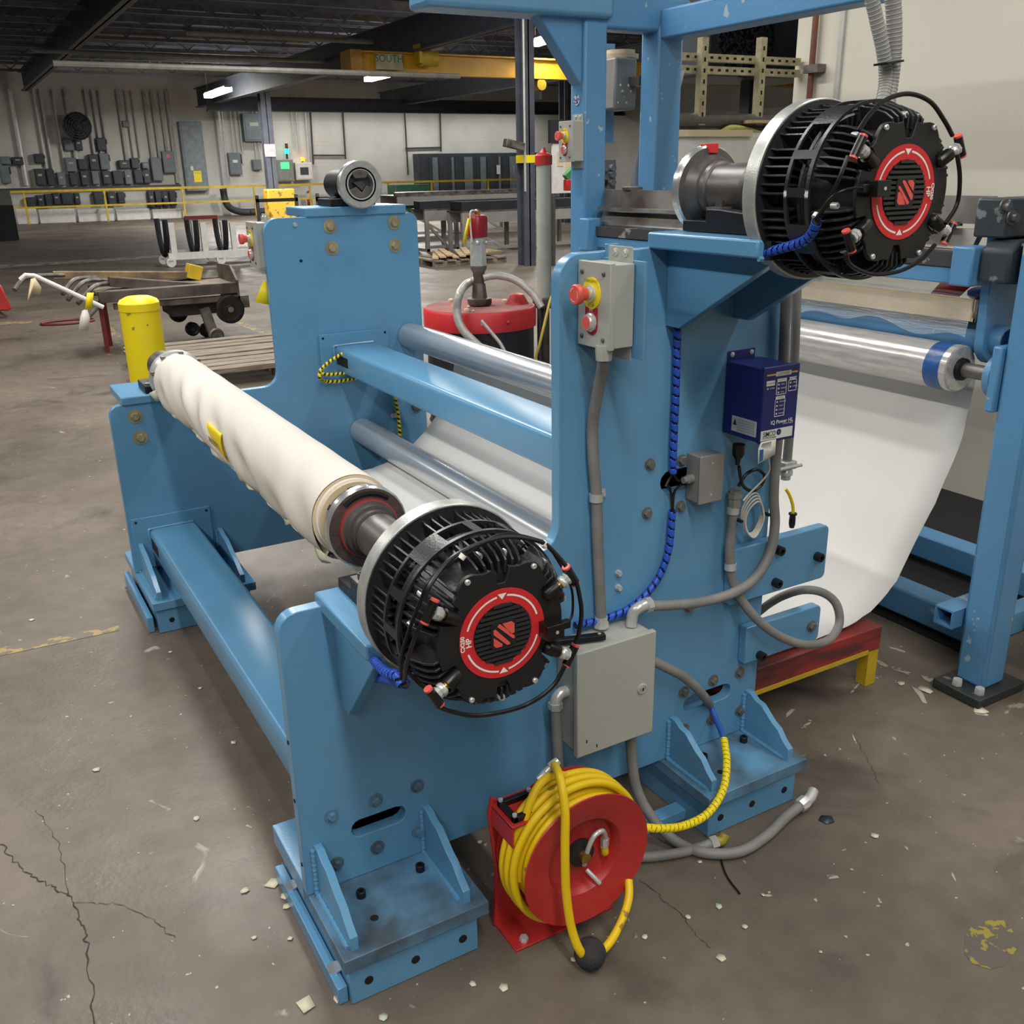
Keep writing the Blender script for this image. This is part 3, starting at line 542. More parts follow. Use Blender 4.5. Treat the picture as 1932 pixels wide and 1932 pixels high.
# ================================================================= FABRIC ROLL AND CHUCKS
t = T('fabric_roll', 'roll of cream fabric on a cardboard core held between the chucks', 'fabric roll', (LO[0], 2.7, LO[1]-.095))
m = MB(); n = 56; rows = []
random.seed(11); ph = [(random.uniform(3, 14), random.uniform(0, 6.3), random.randint(1, 3), random.uniform(.3, 1)) for _ in range(9)]
for i in range(150):
    y = 1.845+(3.54-1.845)*i/149; row = []
    for k in range(n+1):
        a = 2*PI*k/n; lowside = max(0, math.cos(a-PI*1.12))     # wrinkles gather on the lower left side
        w = sum(am*math.sin(f*y*2.6+q+h*a*1.9) for f, q, h, am in ph)*.0019
        r = .0905+w*(.12+1.5*lowside)*min(1, i/14+.05, (149-i)/10+.05)+.012*max(0, math.cos(a-PI*1.32))**6
        row.append((LO[0]+r*math.cos(a), y, LO[1]+r*math.sin(a)))
    rows.append(row)
m.sheet(rows); obj('cloth', m, FAB, t, ang=80)
m = MB().lathe((LO[0], 1.825, LO[1]), (0, 1, 0), [(0, .062), (0, .080), (.03, .080)], 40, cap=False); obj('cardboard_core', m, CREAM, t)
m = MB().lathe((LO[0], 1.835, LO[1]), (0, 1, 0), [(0, .080), (0, .0835), (.012, .084)], 40, cap=False); obj('edge_wrap', m, WHT, t)
m = MB().lathe((LO[0], 1.842, LO[1]), (0, 1, 0), [(0, .084), (0, .0905)], 40, cap=False); obj('cloth_edge', m, CREAM, t)
m = MB().lathe((LO[0], 3.54, LO[1]), (0, 1, 0), [(0, .0905), (.001, .05)], 40, cap=False); obj('cloth_edge', m, CREAM, t)
rows = []; random.seed(5)
for i in range(90):                                              # loose selvedge hanging under the roll
    y = 1.84+(3.5-1.84)*i/89; d = .022+.009*math.sin(y*21)+.006*math.sin(y*47+1); a = PI*1.27
    b = V((LO[0]+.092*math.cos(a), y, LO[1]+.092*math.sin(a))); rows.append([b, b+V((-.006+.006*math.sin(y*33), 0, -d*.6)), b+V((.002+.008*math.sin(y*29), 0, -d))])
obj('loose_selvedge', MB().sheet(rows), M('pale_green_selvedge', (206, 208, 186), .85), t, ang=80, solid=.0008)
# yellow ticket curved on the roll
rows = []
for i in range(7):
    y = 2.74-.16*i/6; rows.append([V((LO[0]+(.0965)*math.cos(a), y+.012*(j/11-.5), LO[1]+(.0965)*math.sin(a))) for j, a in enumerate([PI*(.90+.50*j/11) for j in range(12)])])
tk = obj('yellow_ticket', MB().sheet(rows), YEL, t, solid=.0006, ang=80, label='curled yellow inventory ticket')
text('INVENTORY', .019, (LO[0]-.0975, 2.655, LO[1]-.013), (0, -1, 0), (.08, 0, 1), M('faded_print', (126, 116, 40), .7), tk, 'ticket_lettering', .0006, lift=.003)
fl = [PY(3.5, *p) for p in ((281, 742), (300, 735), (318, 757), (296, 759))]
obj('loose_flap', MB().add([p+V((0, .02*(i % 2), 0)) for i, p in enumerate(fl)], [(0, 1, 2, 3)]), M('pale_green_selvedge', (0, 0, 0)), t, solid=.001)

def chuck(name, c, y, sg, lab, kind):
    """y = front face of the polished ring, sg = +1 when the barrel runs towards -y (to the brake)"""
    x, z = c; t = T(name, lab, 'chuck', (x, y, z-.09)); d = (0, -sg, 0); O = V((x, y, z))
    obj('polished_ring', MB().lathe(O, d, [(-.022, .05), (-.022, .080), (-.014, .088), (0, .088), (.004, .084), (.004, .05)], 48, cap=False), CHR, t)
    return t, O, V(d)
t, O, d = chuck('shaft_chuck', LO, 1.762, 1, 'chuck with polished ring and red inner band at the near end of the fabric roll', 0)
obj('inner_face', MB().lathe(O, d, [(.0045, .084), (.006, .063)], 40), M('brown_cast_iron', (86, 70, 66), .6, .2, .15, 60, .3, 300), t); obj('red_band', MB().lathe(O, d, [(.0055, .0632), (.016, .0632), (.017, .060)], 40, cap=False), M('worn_red_band', (150, 54, 52), .5), t); obj('step_face', MB().lathe(O, d, [(.0165, .061), (.018, .056), (.034, .0555), (.035, .050)], 40), STL, t)
m = MB(); P = [O+d*.0055+V((.0735*math.cos(a), 0, .0735*math.sin(a))) for a in [PI*(.28+.44*k/14) for k in range(15)]]; m.tube(P, .0055, 6, 0); obj('arc_slot', m, DARK, t)
obj('barrel', MB().lathe(O, d, [(.03, .049), (.05, .049), (.052, .042), (.058, .042), (.06, .0465), (.29, .0465)], 40), STL, t)
obj('spigot', MB().lathe(O, -d, [(.02, .074), (.045, .074), (.06, .068)], 40), STL, t)
for k in range(8): a = k*PI/4+.2; p = O-d*.034+V((.075*math.cos(a), 0, .075*math.sin(a))); obj('lug', MB().bar(p-V((.006*math.sin(a), 0, -.006*math.cos(a))), p+V((.006*math.sin(a), 0, -.006*math.cos(a))), .02, .006, (math.cos(a), 0, math.sin(a))), DARK, t)
t, O, d = chuck('shaft_chuck', UP, 1.642, 1, 'chuck with polished ring and red tab beside the rear brake', 1)
obj('inner_face', MB().lathe(O, d, [(.0045, .084), (.006, .072), (.014, .068), (.03, .062), (.032, .056)], 40), STL, t)
obj('red_tab', MB().box(UP[0]-.011, 1.642-.012, UP[1]+.072, UP[0]+.011, 1.642+.02, UP[1]+.091), REDR, t, bev=.001)
obj('barrel', MB().lathe(O, d, [(.03, .058), (.045, .057), (.048, .052), (.145, .052), (.15, .047), (.15, .03), (.146, .028)], 44), STL, t); obj('shaft', MB().cyl(O, O+d*.28, .022, n=20), STLW, t)
for k in range(4): a = k*PI/2+PI*.8; p = O+d*.1495+V((.04*math.cos(a), 0, .04*math.sin(a))); obj('screw_hole', MB().cyl(p, p+d*.0012, .0045, n=10), DARK, t)
t, O, d = chuck('shaft_chuck', LO, 3.61, -1, 'zinc chuck holding the far end of the fabric roll', 2)
obj('barrel', MB().lathe(O, d, [(.0, .06), (.25, .055)], 32), STL, t); obj('toothed_ring', MB().lathe(O, -d, [(.018, .09), (.02, .098), (.05, .098), (.056, .090), (.068, .088)], 40), ZINC, t); [obj('tooth', MB().box(O.x+.094*math.cos(k*.7)-.007, 3.535, O.z+.094*math.sin(k*.7)-.005, O.x+.094*math.cos(k*.7)+.007, 3.556, O.z+.094*math.sin(k*.7)+.005), STLW, t) for k in range(9)]
t, O, d = chuck('shaft_chuck', UP, 3.64, -1, 'empty open chuck with mirror-polished ring on top of the far side plate', 3)
d = V((0, 1, 0)); obj('dished_face', MB().lathe(O, -d, [(.022, .062), (.023, .084), (.018, .088)], 48, cap=False), ALU, t)
obj('socket', MB().lathe(O, -d, [(.022, .062), (.022, .056), (-.005, .056), (-.005, .001)], 40, cap=False), STL, t)
q = UP; Yf = 3.64-.024
obj('upper_jaw', MB().prism(arc(q[0], q[1], .054, PI*.28, PI*.72, 8)+[(q[0]-.022, q[1]+.022), (q[0]+.024, q[1]+.024)], 'y', Yf, Yf+.02), STLW, t, bev=.002)
obj('jaw_screw', MB().cyl((q[0], Yf-.004, q[1]+.04), (q[0], Yf, q[1]+.04), .006, n=12), STL, t)
obj('lower_jaw', MB().prism(arc(q[0], q[1], .05, PI*1.12, PI*1.92, 10)+[(q[0]+.022, q[1]-.004), (q[0]+.004, q[1]-.03), (q[0]-.018, q[1]-.008)], 'y', Yf+.004, Yf+.022), STLW, t, bev=.002)
obj('wedge', MB().prism([(q[0]-.03, q[1]+.008), (q[0]+.006, q[1]+.012), (q[0]+.018, q[1]-.004), (q[0]+.006, q[1]-.022)], 'y', Yf+.006, Yf+.024), STL, t)
obj('barrel', MB().lathe(O, d, [(.018, .07), (.06, .07), (.065, .055), (.24, .055)], 36), BLKS, t)
# pillow blocks (bearing seats)
def pillow(x, z, zt, y0, y1, lab, w=.13, steps=True):
    t = T('bearing_block', lab, 'bearing', (x, (y0+y1)/2, zt)); m = MB(); m.prism([(y0, zt), (y0, z-.0), (y0+.05, z), (y0+.13, zt+.045), (y0+.17, zt+.045), (y0+.17, zt+.022), (y1, zt+.022), (y1, zt)], 'x', x-w/2, x+w/2)
    obj('casting', m, BLKS, t, bev=.002)
    for sx in (-1, 1):
        c = obj('clamp_screw', MB().lathe((x+sx*(w/2-.018), y0+.15, zt+.045), (0, 0, 1), [(0, .009), (.016, .009), (.016, .005), (.008, .005), (.008, .0001)], 14), STL, t)
        obj('washer', MB().box(x+sx*(w/2-.018)-.016, y0+.132, zt+.045, x+sx*(w/2-.018)+.016, y0+.172, zt+.049), STLW, c)
    return t
pillow(UP[0], UP[1]-.04, 1.449, 1.38, 1.62, 'black bearing block under the rear chuck barrel', .17)
pillow(LO[0], LO[1]-.045, .803, 1.44, 1.68, 'black bearing block under the front chuck barrel', .20)
for c, zt, lb in ((LO, .816, 'black bearing block under the far end of the fabric roll'), (UP, 1.449, 'black bearing block under the empty far chuck')):
    t = T('bearing_block', lb, 'bearing', (c[0], 3.77, zt)); obj('casting', MB().box(c[0]-.10, 3.69, zt, c[0]+.085, 3.84, zt+.028), BLKS, t, bev=.003); obj('washer', MB().cyl((c[0]-.08, 3.72, zt+.028), (c[0]-.08, 3.72, zt+.034), .016, n=16), STLW, t)

# ================================================================= PNEUMATIC BRAKES
def wrap(m, pts, r, pitch, gap=.22, n=12, res=10):
    P = spline(pts, res); u = None; S = 0; ring = []; ss = []
    Q = [P[0]]
    for p in P[1:]:
        k = max(1, int((p-Q[-1]).length/(pitch/9))); a = Q[-1].copy(); Q += [a.lerp(p, (j+1)/k) for j in range(k)]
    for i, p in enumerate(Q):
        d = (Q[min(i+1, len(Q)-1)]-Q[max(i-1, 0)]).normalized()
        if u is None: u, _ = frame(d)
        u = (u-d*u.dot(d)).normalized(); w = d.cross(u)
        if i: S += (p-Q[i-1]).length
        ring.append([p+(u*math.cos(2*PI*k/n)+w*math.sin(2*PI*k/n))*r for k in range(n)]); ss.append(S)
    vs = [p for r_ in ring for p in r_]; fs = []
    for i in range(len(Q)-1):
        for k in range(n):
            if ((ss[i]/pitch)+k/n) % 1 >= gap: k2 = (k+1) % n; fs.append((i*n+k, i*n+k2, (i+1)*n+k2, (i+1)*n+k))
    return m.add(vs, fs, True)
def brake(c, yb, rot, label, hoses, cable):
    cx, cz = c; t = T('pneumatic_brake', label, 'brake', (cx, yb, cz)); ca, sa = math.cos(rot), math.sin(rot)
    def L(u, w, d): return V((cx+u*ca-w*sa, yb-d, cz+u*sa+w*ca))
    def A(r, a, d): a = math.radians(a); return L(r*math.cos(a), r*math.sin(a), d)
    o = V((cx, yb, cz)); D = V((0, -1, 0))
    obj('mounting_flange', MB().lathe(o, D, [(-.014, .157), (-.012, .16), (.016, .16), (.018, .158)], 72), ALU, t)
    obj('housing', MB().lathe(o, D, [(.017, .1565), (.021, .1565), (.024, .120), (.03, .112), (.19, .104), (.196, .10)], 64), BLK, t)
    # rear fins, front fins (copies share mesh data)
    def fin(poly, th): m = MB(); m.prism([(yb-d, r) for r, d in poly], 'x', cx-th/2, cx+th/2); m.v = [V((p.x, p.y, cz+p.z)) for p in m.v]; return m
    fr = fin([(.108, .018), (.150, .020), (.146, .032), (.145, .082), (.108, .082)], .0042); ff = fin([(.10, .136), (.1455, .136), (.143, .158), (.133, .186), (.122, .200), (.10, .200)], .0044)
    for base, nm, skip, st_ in ((fr, 'rear_fin', lambda a: a % 42 == 0, 6), (ff, 'front_fin', lambda a: a % 60 in (24, 30, 36), 6)):
        first = None
        for a in range(0, 360, st_):
            if skip(a): continue
            if first is None: first = ob = obj(nm, base, BLK, t, bev=.0009)
            else: ob = first.copy(); COL.objects.link(ob); ob.parent = t
            ob.rotation_euler = (0, math.radians(a)-rot, 0)
    # window band
    m = MB()
    def seg(a0, a1, d0, d1, r0=.1455, r1=.1505):
        k = max(2, int((a1-a0)/3)); an = [a0+(a1-a0)*i/k for i in range(k+1)]
        rows = [[A(r, a, d) for r, d in ((r0, d0), (r1, d0), (r1, d1), (r0, d1), (r0, d0))] for a in an]
        m.sheet(rows); m.add(rows[0][:4], [(0, 1, 2, 3)]); m.add(rows[-1][:4], [(3, 2, 1, 0)])
    for d0, d1 in ((.080, .087), (.128, .136)): seg(0, 360, d0, d1)
    pat = []
    for q in range(4): b = q*90+20; pat += [(b, b+22), (b+42, b+48), (b+66, b+72)]
    for a0, a1 in pat: seg(a0, a1, .0865, .1285)
    obj('window_band', m, BLK, t, ang=30)
    m = MB()
    for a in range(2, 360, 8): p, q = A(.125, a, .10), A(.140, a, .10); 
    for rr in (.128, .136): m.lathe(o, D, [(.098, rr), (.101, rr+.004), (.104, rr)], 48, cap=False)
    obj('inner_ribs', m, BLK, t)
    for b, tx in ((132, 'CX250'), (228, 'CX250'), (66, 'CX250'), (156, 'PN60')):
        p = A(.1507, b, .107); rad = (A(1, b, 0)-A(0, b, 0)).normalized(); tang = (A(1, b+90, 0)-A(0, b, 0)).normalized()
        text(tx, .011, p, -V((0, -1, 0))*1, tang, M('cast_grey_letters', (44, 44, 48), .4), t, 'cast_lettering', lift=.0006) if False else text(tx, .0085, p, tang, V((0, 1, 0)), M('cast_grey_letters', (50, 50, 55), .4), t, 'cast_lettering', lift=.0008)
    # cover plate with notches
    pl = []
    for a in range(0, 360, 2):
        r = .1125
        for s in (60, 120, 240, 300): r = max(r, .1245-abs(((a-s+180) % 360)-180)**1.5*.00022)
        for s in (30, 150, 210, 330):
            if abs(((a-s+180) % 360)-180) < 9: r = .092
        for s in (90, 270):
            dd = abs(((a-s+180) % 360)-180)
            if dd < 7: r = .0865 if dd < 5 else .092
            elif dd < 13: r = min(r, .113)
        pl.append((r*math.cos(math.radians(a)+rot)+cx, r*math.sin(math.radians(a)+rot)+cz))
    obj('cover_plate', MB().prism(pl, 'y', yb-.205, yb-.197), BLKP, t, bev=.001)
    ring = MB().lathe(o, D, [(.205, .0525), (.2068, .0525), (.2068, .077), (.205, .077)], 72, cap=False); obj('red_ring', ring, REDR, t)
    obj('grille_recess', MB().lathe(o, D, [(.2052, .0525), (.2053, .001)], 60, cap=False), DARK, t)
    for k in range(-6, 7):
        w = k*.0082; h = math.sqrt(max(0, .052**2-w*w))
        if h > .008: obj('grille_bar', MB().box(cx-h, yb-.2092, cz+w-.0023, cx+h, yb-.2055, cz+w+.0023), M('grille_black', (46, 46, 48), .4), t)
    obj('logo_pad', MB().prism([(cx+x, cz+z) for x, z in arc(.016, .016, .007, 0, PI/2, 4)+arc(-.016, .016, .007, PI/2, PI, 4)+arc(-.016, -.016, .007, PI, 1.5*PI, 4)+arc(.016, -.016, .007, 1.5*PI, 2*PI, 4)], 'y', yb-.2105, yb-.2085), BLKP, t)
    for pg in ([(-.002, .016), (.012, .016), (.0155, .0125), (.0155, -.001), (.0095, -.001)], [(-.0155, .009), (-.0155, .0035), (.004, -.016), (.0085, -.016), (.0085, -.0135), (-.0125, .0105)] , [(-.0155, -.001), (-.0155, -.0125), (-.012, -.016), (-.003, -.016), (-.003, -.0125)], [(-.0095, .0135), (-.007, .016), (-.005, .016), (.0155, -.0055), (.0155, -.009), (.0125, -.0085)]):
        obj('logo_stroke', MB().prism([(L(u*1.22, w*1.22, 0).x, L(u*1.22, w*1.22, 0).z) for u, w in pg], 'y', yb-.2113, yb-.2104), BTN, t)
    for a0, a1 in ((16, 82), (98, 162), (198, 262), (278, 344)):
        rows = [[A(r, a0+(a1-a0)*i/20, .2071) for r in (.0640, .0672)] for i in range(21)]; obj('white_arc', MB().sheet(rows), WHT, t)
    for s in (1, -1): obj('white_arrow', MB().add([A(.070, 90*s-6.5, .2072), A(.070, 90*s+6.5, .2072), A(.0595, 90*s, .2072)], [(0, 1, 2)] if s < 0 else [(0, 1, 2)]), WHT, t)
    for tx, sz, r in (('CX250', .0095, .0718), ('HP', .0135, .0612)): text(tx, sz, A(r, 180, .2072), L(0, 1, 0)-L(0, 0, 0), L(-1, 0, 0)-L(0, 0, 0), WHT, t, 'white_lettering', .0004)
    for a in (60, 120, 240, 300): obj('cover_screw', MB().lathe(A(.118, a, .205), D, [(0, .0048), (.003, .0048), (.0042, .0035), (.0042, .0018), (.002, .0018), (.002, .0001)], 14), ZINC, t)
    for r, a, d in ((.131, 252, .178), (.128, 271, .186), (.131, 78, .17), (.134, 100, .168), (.137, 44, .17), (.143, 168, .150), (.143, 146, .150), (.137, 316, .17), (.137, 225, .17), (.137, 8, .172)):
        obj('case_screw', MB().lathe(A(r-.006, a, d), D, [(0, .006), (.010, .006), (.012, .0045), (.012, .0025), (.008, .0025), (.008, .0001)], 14), ZINC, t)
    # actuators
    for a in (30, 150, 210, 330):
        g = math.degrees(0); p0, p1 = A(.088, a, .207), A(.117, a, .209); dr = (p1-p0).normalized()
        ac = obj('actuator', MB().lathe(p0, dr, [(0, .002), (.002, .008), (.006, .0108), (.030, .0112), (.031, .008)], 20), RUB, t)
        obj('brass_neck', MB().cyl(p1, p1+dr*.006, .0058, n=14), BRASS, ac); obj('hex_fitting', MB().lathe(p1+dr*.006, dr, [(0, .009), (.003, .0112), (.009, .0112), (.0095, .0088), (.011, .0088), (.0115, .0105), (.016, .0105), (.0165, .007)], 8), ZINC, ac)
        b0 = p1+dr*.0165; tang = V((dr.z, 0, -dr.x)) if True else 0
        c0 = b0+dr*.012; te = obj('tube_tee', MB().cyl(b0, c0, .006, n=12).cyl(c0-tang*.017, c0+tang*.017, .0075, n=14), RUB, t)
        for s in (-1, 1): obj('release_collar', MB().cyl(c0+tang*s*.017, c0+tang*s*.0205, .0072, n=14), BTN, te)
    # sensor
    p = A(.083, -6, .207); obj('sensor', MB().box(p.x-.016, p.y-.028, p.z-.013, p.x+.016, p.y, p.z+.013), RUB, t, bev=.001); s0 = -1 if rot > 1 else 1
    obj('sensor_plug', MB().box(p.x+s0*.014, p.y-.016, p.z-.006, p.x+s0*.036, p.y-.004, p.z+.007), RUB, t, bev=.001); obj('sensor_screw', MB().cyl((p.x+.002, p.y-.0288, p.z), (p.x+.002, p.y-.027, p.z), .003, n=12), ZINC, t)
    for q_ in cable: c_ = PY(yb-q_[2], q_[0], q_[1]); obj('white_cable_tie', MB().lathe(c_-V((.004, 0, 0)), (1, 0, q_[3]), [(0, .0062), (.008, .0062)], 10), WHT, t)
    for pts, r in hoses: obj('air_hose', MB().tube([q if isinstance(q, V) else PY(yb-q[2], q[0], q[1]) for q in pts], r, 8, 8), RUB, t)
    return t, A
h1 = [([(801, 1132, .21), (812, 1103, .21), (850, 1055, .2), (905, 1026, .19), (960, 1013, .19), (1020, 1022, .2), (1050, 1047, .21), (1068, 1068, .22)], .0038),
      ([(1088, 1098, .22), (1097, 1150, .22), (1092, 1195, .22), (1084, 1214, .22)], .0038), ([(1066, 1256, .22), (1040, 1298, .22), (985, 1333, .21), (905, 1350, .21), (850, 1342, .21), (822, 1330, .215)], .0038),
      ([(795, 1176, .215), (782, 1205, .21), (768, 1250, .19), (762, 1285, .15), (748, 1275, .08)], .0036), ([(1025, 1022, .18), (950, 1008, .17), (880, 1045, .19), (815, 1090, .2), (795, 1130, .2), (775, 1180, .19), (757, 1240, .17), (756, 1283, .14), (744, 1272, .08)], .003),
      ([(1058, 1180, .215), (1078, 1165, .21), (1080, 1120, .2), (1068, 1085, .19), (1045, 1045, .18)], .0022)]
bt, A1 = brake(LO, 1.40, 0, 'finned black brake with red ring face at the near end of the fabric roll', h1, ((873, 1053, .20, 1), (1028, 1024, .20, -1)))
h2 = [([(1620, 247, .21), (1640, 217, .21), (1672, 188, .21), (1715, 177, .215), (1755, 192, .22), (1782, 228, .22), (1797, 256, .22)], .0038), ([(1806, 292, .22), (1811, 335, .22), (1806, 385, .22), (1784, 422, .22)], .0038),
      ([(1764, 462, .22), (1738, 490, .22), (1695, 512, .215), (1645, 517, .21), (1605, 500, .21), (1596, 478, .215)], .0038), ([(1600, 294, .215), (1582, 340, .21), (1560, 385, .19), (1540, 412, .16), (1528, 428, .10)], .0036), ([(1656, 364, .215), (1620, 354, .22), (1580, 364, .21), (1552, 392, .18), (1536, 418, .12)], .0022)]
bu, A2 = brake(UP, 1.355, PI, 'finned black brake with red ring face mounted high on the right', h2, ((1540, 411, .16, 1),))
# spiral wrapped hose bundles
def wrapped(name, pts, r, pitch, mat, lab, inner=RUB, cat='cable'):
    t = T(name, lab, cat, pts[len(pts)//2]); obj('inner_cable', MB().tube(pts, r*.82, 8, 6), inner, t); obj('spiral_wrap', wrap(MB(), pts, r, pitch), mat, t, ang=80, solid=.0008); return t
wrapped('wrapped_hose_bundle', [PY(1.19, 1541, 418), PY(1.21, 1532, 440), PY(1.24, 1512, 457), PY(1.30, 1470, 470), PY(1.37, 1425, 482), PY(1.44, 1398, 478)], .0085, .016, BCAB, 'short blue spiral-wrapped hoses under the upper brake')
wrapped('wrapped_hose_bundle', [PY(1.25, 760, 1293), PY(1.27, 750, 1275), PY(1.32, 728, 1268), PY(1.42, 706, 1245), PY(1.50, 700, 1225)], .0085, .015, BCAB, 'short blue spiral-wrapped hoses behind the front brake')
wrapped('wrapped_hose_bundle', [PY(1.25, 765, 1290), PY(1.40, 735, 1283), PY(1.55, 705, 1279), PY(1.64, 682, 1278)], .0085, .015, BCAB, 'blue spiral-wrapped hose clipped to the plate below the front brake')
cl = PY(1.645, 698, 1268); obj('cable_clip', MB().box(cl.x-.012, 1.636, cl.z-.016, cl.x+.012, 1.651, cl.z+.014), ZINC, label='small metal cable clip on the plate below the front brake', cat='clip', bev=.002)
yb_ = YO-.014
wrapped('wrapped_hose_bundle', [PY(yb_, *p) for p in ((1279, 600), (1277, 660), (1275, 740), (1272, 810), (1270, 860), (1270, 893))], .0085, .021, BCAB, 'blue spiral-wrapped cable running down the plate from under the upper ledge')
wrapped('wrapped_hose_bundle', [PY(yb_, *p) for p in ((1269, 962), (1266, 1000), (1261, 1040), (1245, 1085), (1218, 1122), (1180, 1152), (1130, 1170), (1085, 1180))], .0085, .021, BCAB, 'blue spiral-wrapped cable curving from the plate slot down to the grey enclosure')
t = T('black_leads', 'thin black leads running through the oblong slot to the junction box', 'cable', PY(yb_, 1270, 915))
for pts in (((1270, 890), (1278, 905), (1297, 907)), ((1270, 893), (1262, 905), (1256, 918)), ((1269, 965), (1267, 935), (1260, 915)), ((1269, 965), (1272, 930), (1285, 915), (1300, 912))): obj('lead', MB().tube([PY(yb_+.004*(i % 2), *p) for i, p in enumerate(pts)], .0032, 6, 6), RUB, t)

# ================================================================= BOXES ON THE NEAR PLATE
def estop(x1, y0, z0, lab, sc_=1.0, gland=True, y_sign=1):
    """push-button station; cover faces -x"""
    x0 = x1-.059; y1 = y0+.108; z1 = z0+.162; t = T('emergency_stop_station', lab, 'control box', (x1, (y0+y1)/2, z0))
    obj('enclosure', MB().box(x0+.004, y0, z0, x1, y1, z1), GRY, t, bev=.002); obj('cover', MB().box(x0, y0-.002, z0-.003, x0+.012, y1+.002, z1+.003), GRY, t, bev=.0015)
    obj('mounting_flange', MB().box(x1, y0+.008, z0-.03, x1+.002, y1-.02, z1+.03), GRY, t, bev=.001)
    for yy in (y0+.03, y1-.045): obj('flange_screw', MB().lathe((x1, yy, z1+.018), (-1, 0, 0), [(0, .008), (.002, .008), (.003, .005), (.006, .004)], 14), ZINC, t)
    for yy in (y0+.02, y1-.014):
        for zz in (z0+.016, z1-.018): obj('cover_screw', MB().lathe((x0, yy, zz), (-1, 0, 0), [(0, .005), (.002, .005), (.0035, .003)], 12), STLW, t)
    yc = (y0+y1)/2+.006; zc = z0+.104
    obj('yellow_disc', MB().cyl((x0, yc, zc), (x0-.002, yc, zc), .031, n=36), YEL, t); text('EMERGENCY', .008, (x0-.0022, yc, zc+.0235), (0, -1, 0), (0, 0, 1), M('faded_print', (126, 116, 40)), t, 'emergency_lettering'); text('STOP', .009, (x0-.0022, yc, zc-.024), (0, -1, 0), (0, 0, 1), M('faded_print', (126, 116, 40)), t, 'stop_lettering')
    obj('chrome_collar', MB().lathe((x0-.002, yc, zc), (-1, 0, 0), [(0, .0165), (.005, .0165), (.006, .013), (.013, .013)], 24), ZINC, t)
    b = obj('mushroom_button', MB().lathe((x0-.014, yc, zc), (-1, 0, 0), [(0, .012), (.012, .0145), (.015, .0185), (.019, .020), (.026, .020), (.0285, .018), (.029, .001)], 32), BTN, t)
    for a0 in (20, 140, 260): obj('white_mark', MB().sheet([[(x0-.0432, yc+r*math.cos(math.radians(a0+8*i)), zc+r*math.sin(math.radians(a0+8*i))) for r in (.0125, .0138)] for i in range(9)]), WHT, b)
    zb = z0+.050; obj('stop_plate', MB().prism([(yc-.021, zb-.008)]+arc(yc, zb-.008, .021, -PI, 0, 8)+[(yc+.021, zb+.026), (yc-.021, zb+.026)], 'x', x0-.0015, x0), REDD if False else M('stop_plate_red', (176, 28, 50), .45), t); text('STP', .008, (x0-.0017, yc, zb+.020), (0, -1, 0), (0, 0, 1), WHT, t, 'stop_lettering')
    obj('hex_bezel', MB().lathe((x0-.0015, yc, zb-.003), (-1, 0, 0), [(0, .0195), (.004, .0195), (.006, .0165), (.010, .0165), (.012, .015)], 10), ZINC, t); obj('red_cap', MB().cyl((x0-.010, yc, zb-.003), (x0-.0142, yc, zb-.003), .0125, n=24), BTN, t)
    return t
estop(1.162, 1.537, 1.238, 'emergency stop station with red mushroom button on the near side plate')
obj('mounting_bracket', MB().box(1.1642, 1.508, 1.215, 1.171, YO-.0005, 1.405), BLUE, st, bev=.001); obj('mounting_bracket', MB().box(1.171, YO-.012, 1.225, 1.20, YO-.0005, 1.43), BLUE, st, bev=.001)
estop(1.092, YG+.001, 1.237, 'emergency stop station at the left edge of the far side plate'); obj('mounting_bracket', MB().box(1.0945, YG, 1.20, 1.10, YG+.13, 1.40), BLUE, st)
def conduit(name, pts, r, lab, mat=CND, cat='conduit', res=8):
    return obj(name, MB().tube(pts, r, 12, res), mat, label=lab, cat=cat, ang=80)
def clamp(par_t, p, r, ax=(0, 0, 1)):
    c = obj('pipe_clip', MB().lathe(V(p)-V(ax)*.009, ax, [(0, r+.0005), (0, r+.003), (.018, r+.003), (.018, r+.0005)], 18, cap=False), ZINC, par_t); obj('clip_ear', MB().box(p[0]+r, YO-.004, p[2]-.009, p[0]+r+.022, YO-.001, p[2]+.009), ZINC, c); obj('clip_screw', MB().cyl((p[0]+r+.013, YO-.012, p[2]), (p[0]+r+.013, YO-.004, p[2]), .005, n=10), ZINC, c)
# conduit A
yA = YO-.018
ca = T('flexible_conduit', 'grey flexible conduit from the near emergency stop station down to the enclosure', 'conduit', PY(yA, 1133, 1185))
PA = [PY(1.56, 1139, 676), PY(1.58, 1136, 700), PY(1.61, 1127, 745), PY(yA, 1118, 800), PY(yA, 1119, 860), PY(yA, 1125, 935), PY(yA, 1127, 1010), PY(yA, 1131, 1100), PY(yA, 1134, 1172)]
obj('conduit_body', MB().tube(PA, .0125, 12, 8), CND, ca, ang=80); obj('top_nut', MB().lathe(PA[0]+V((0, 0, -.004)), (0, 0, 1), [(0, .016), (.012, .017), (.016, .0175), (.03, .0175)], 8), GRY, ca)
clamp(ca, PY(yA, 1125, 938), .0125); obj('bottom_nut', MB().lathe(PA[-1]-V((0, 0, .014)), (0, 0, 1), [(0, .018), (.012, .018), (.018, .015), (.026, .015)], 8), ZINC, ca)
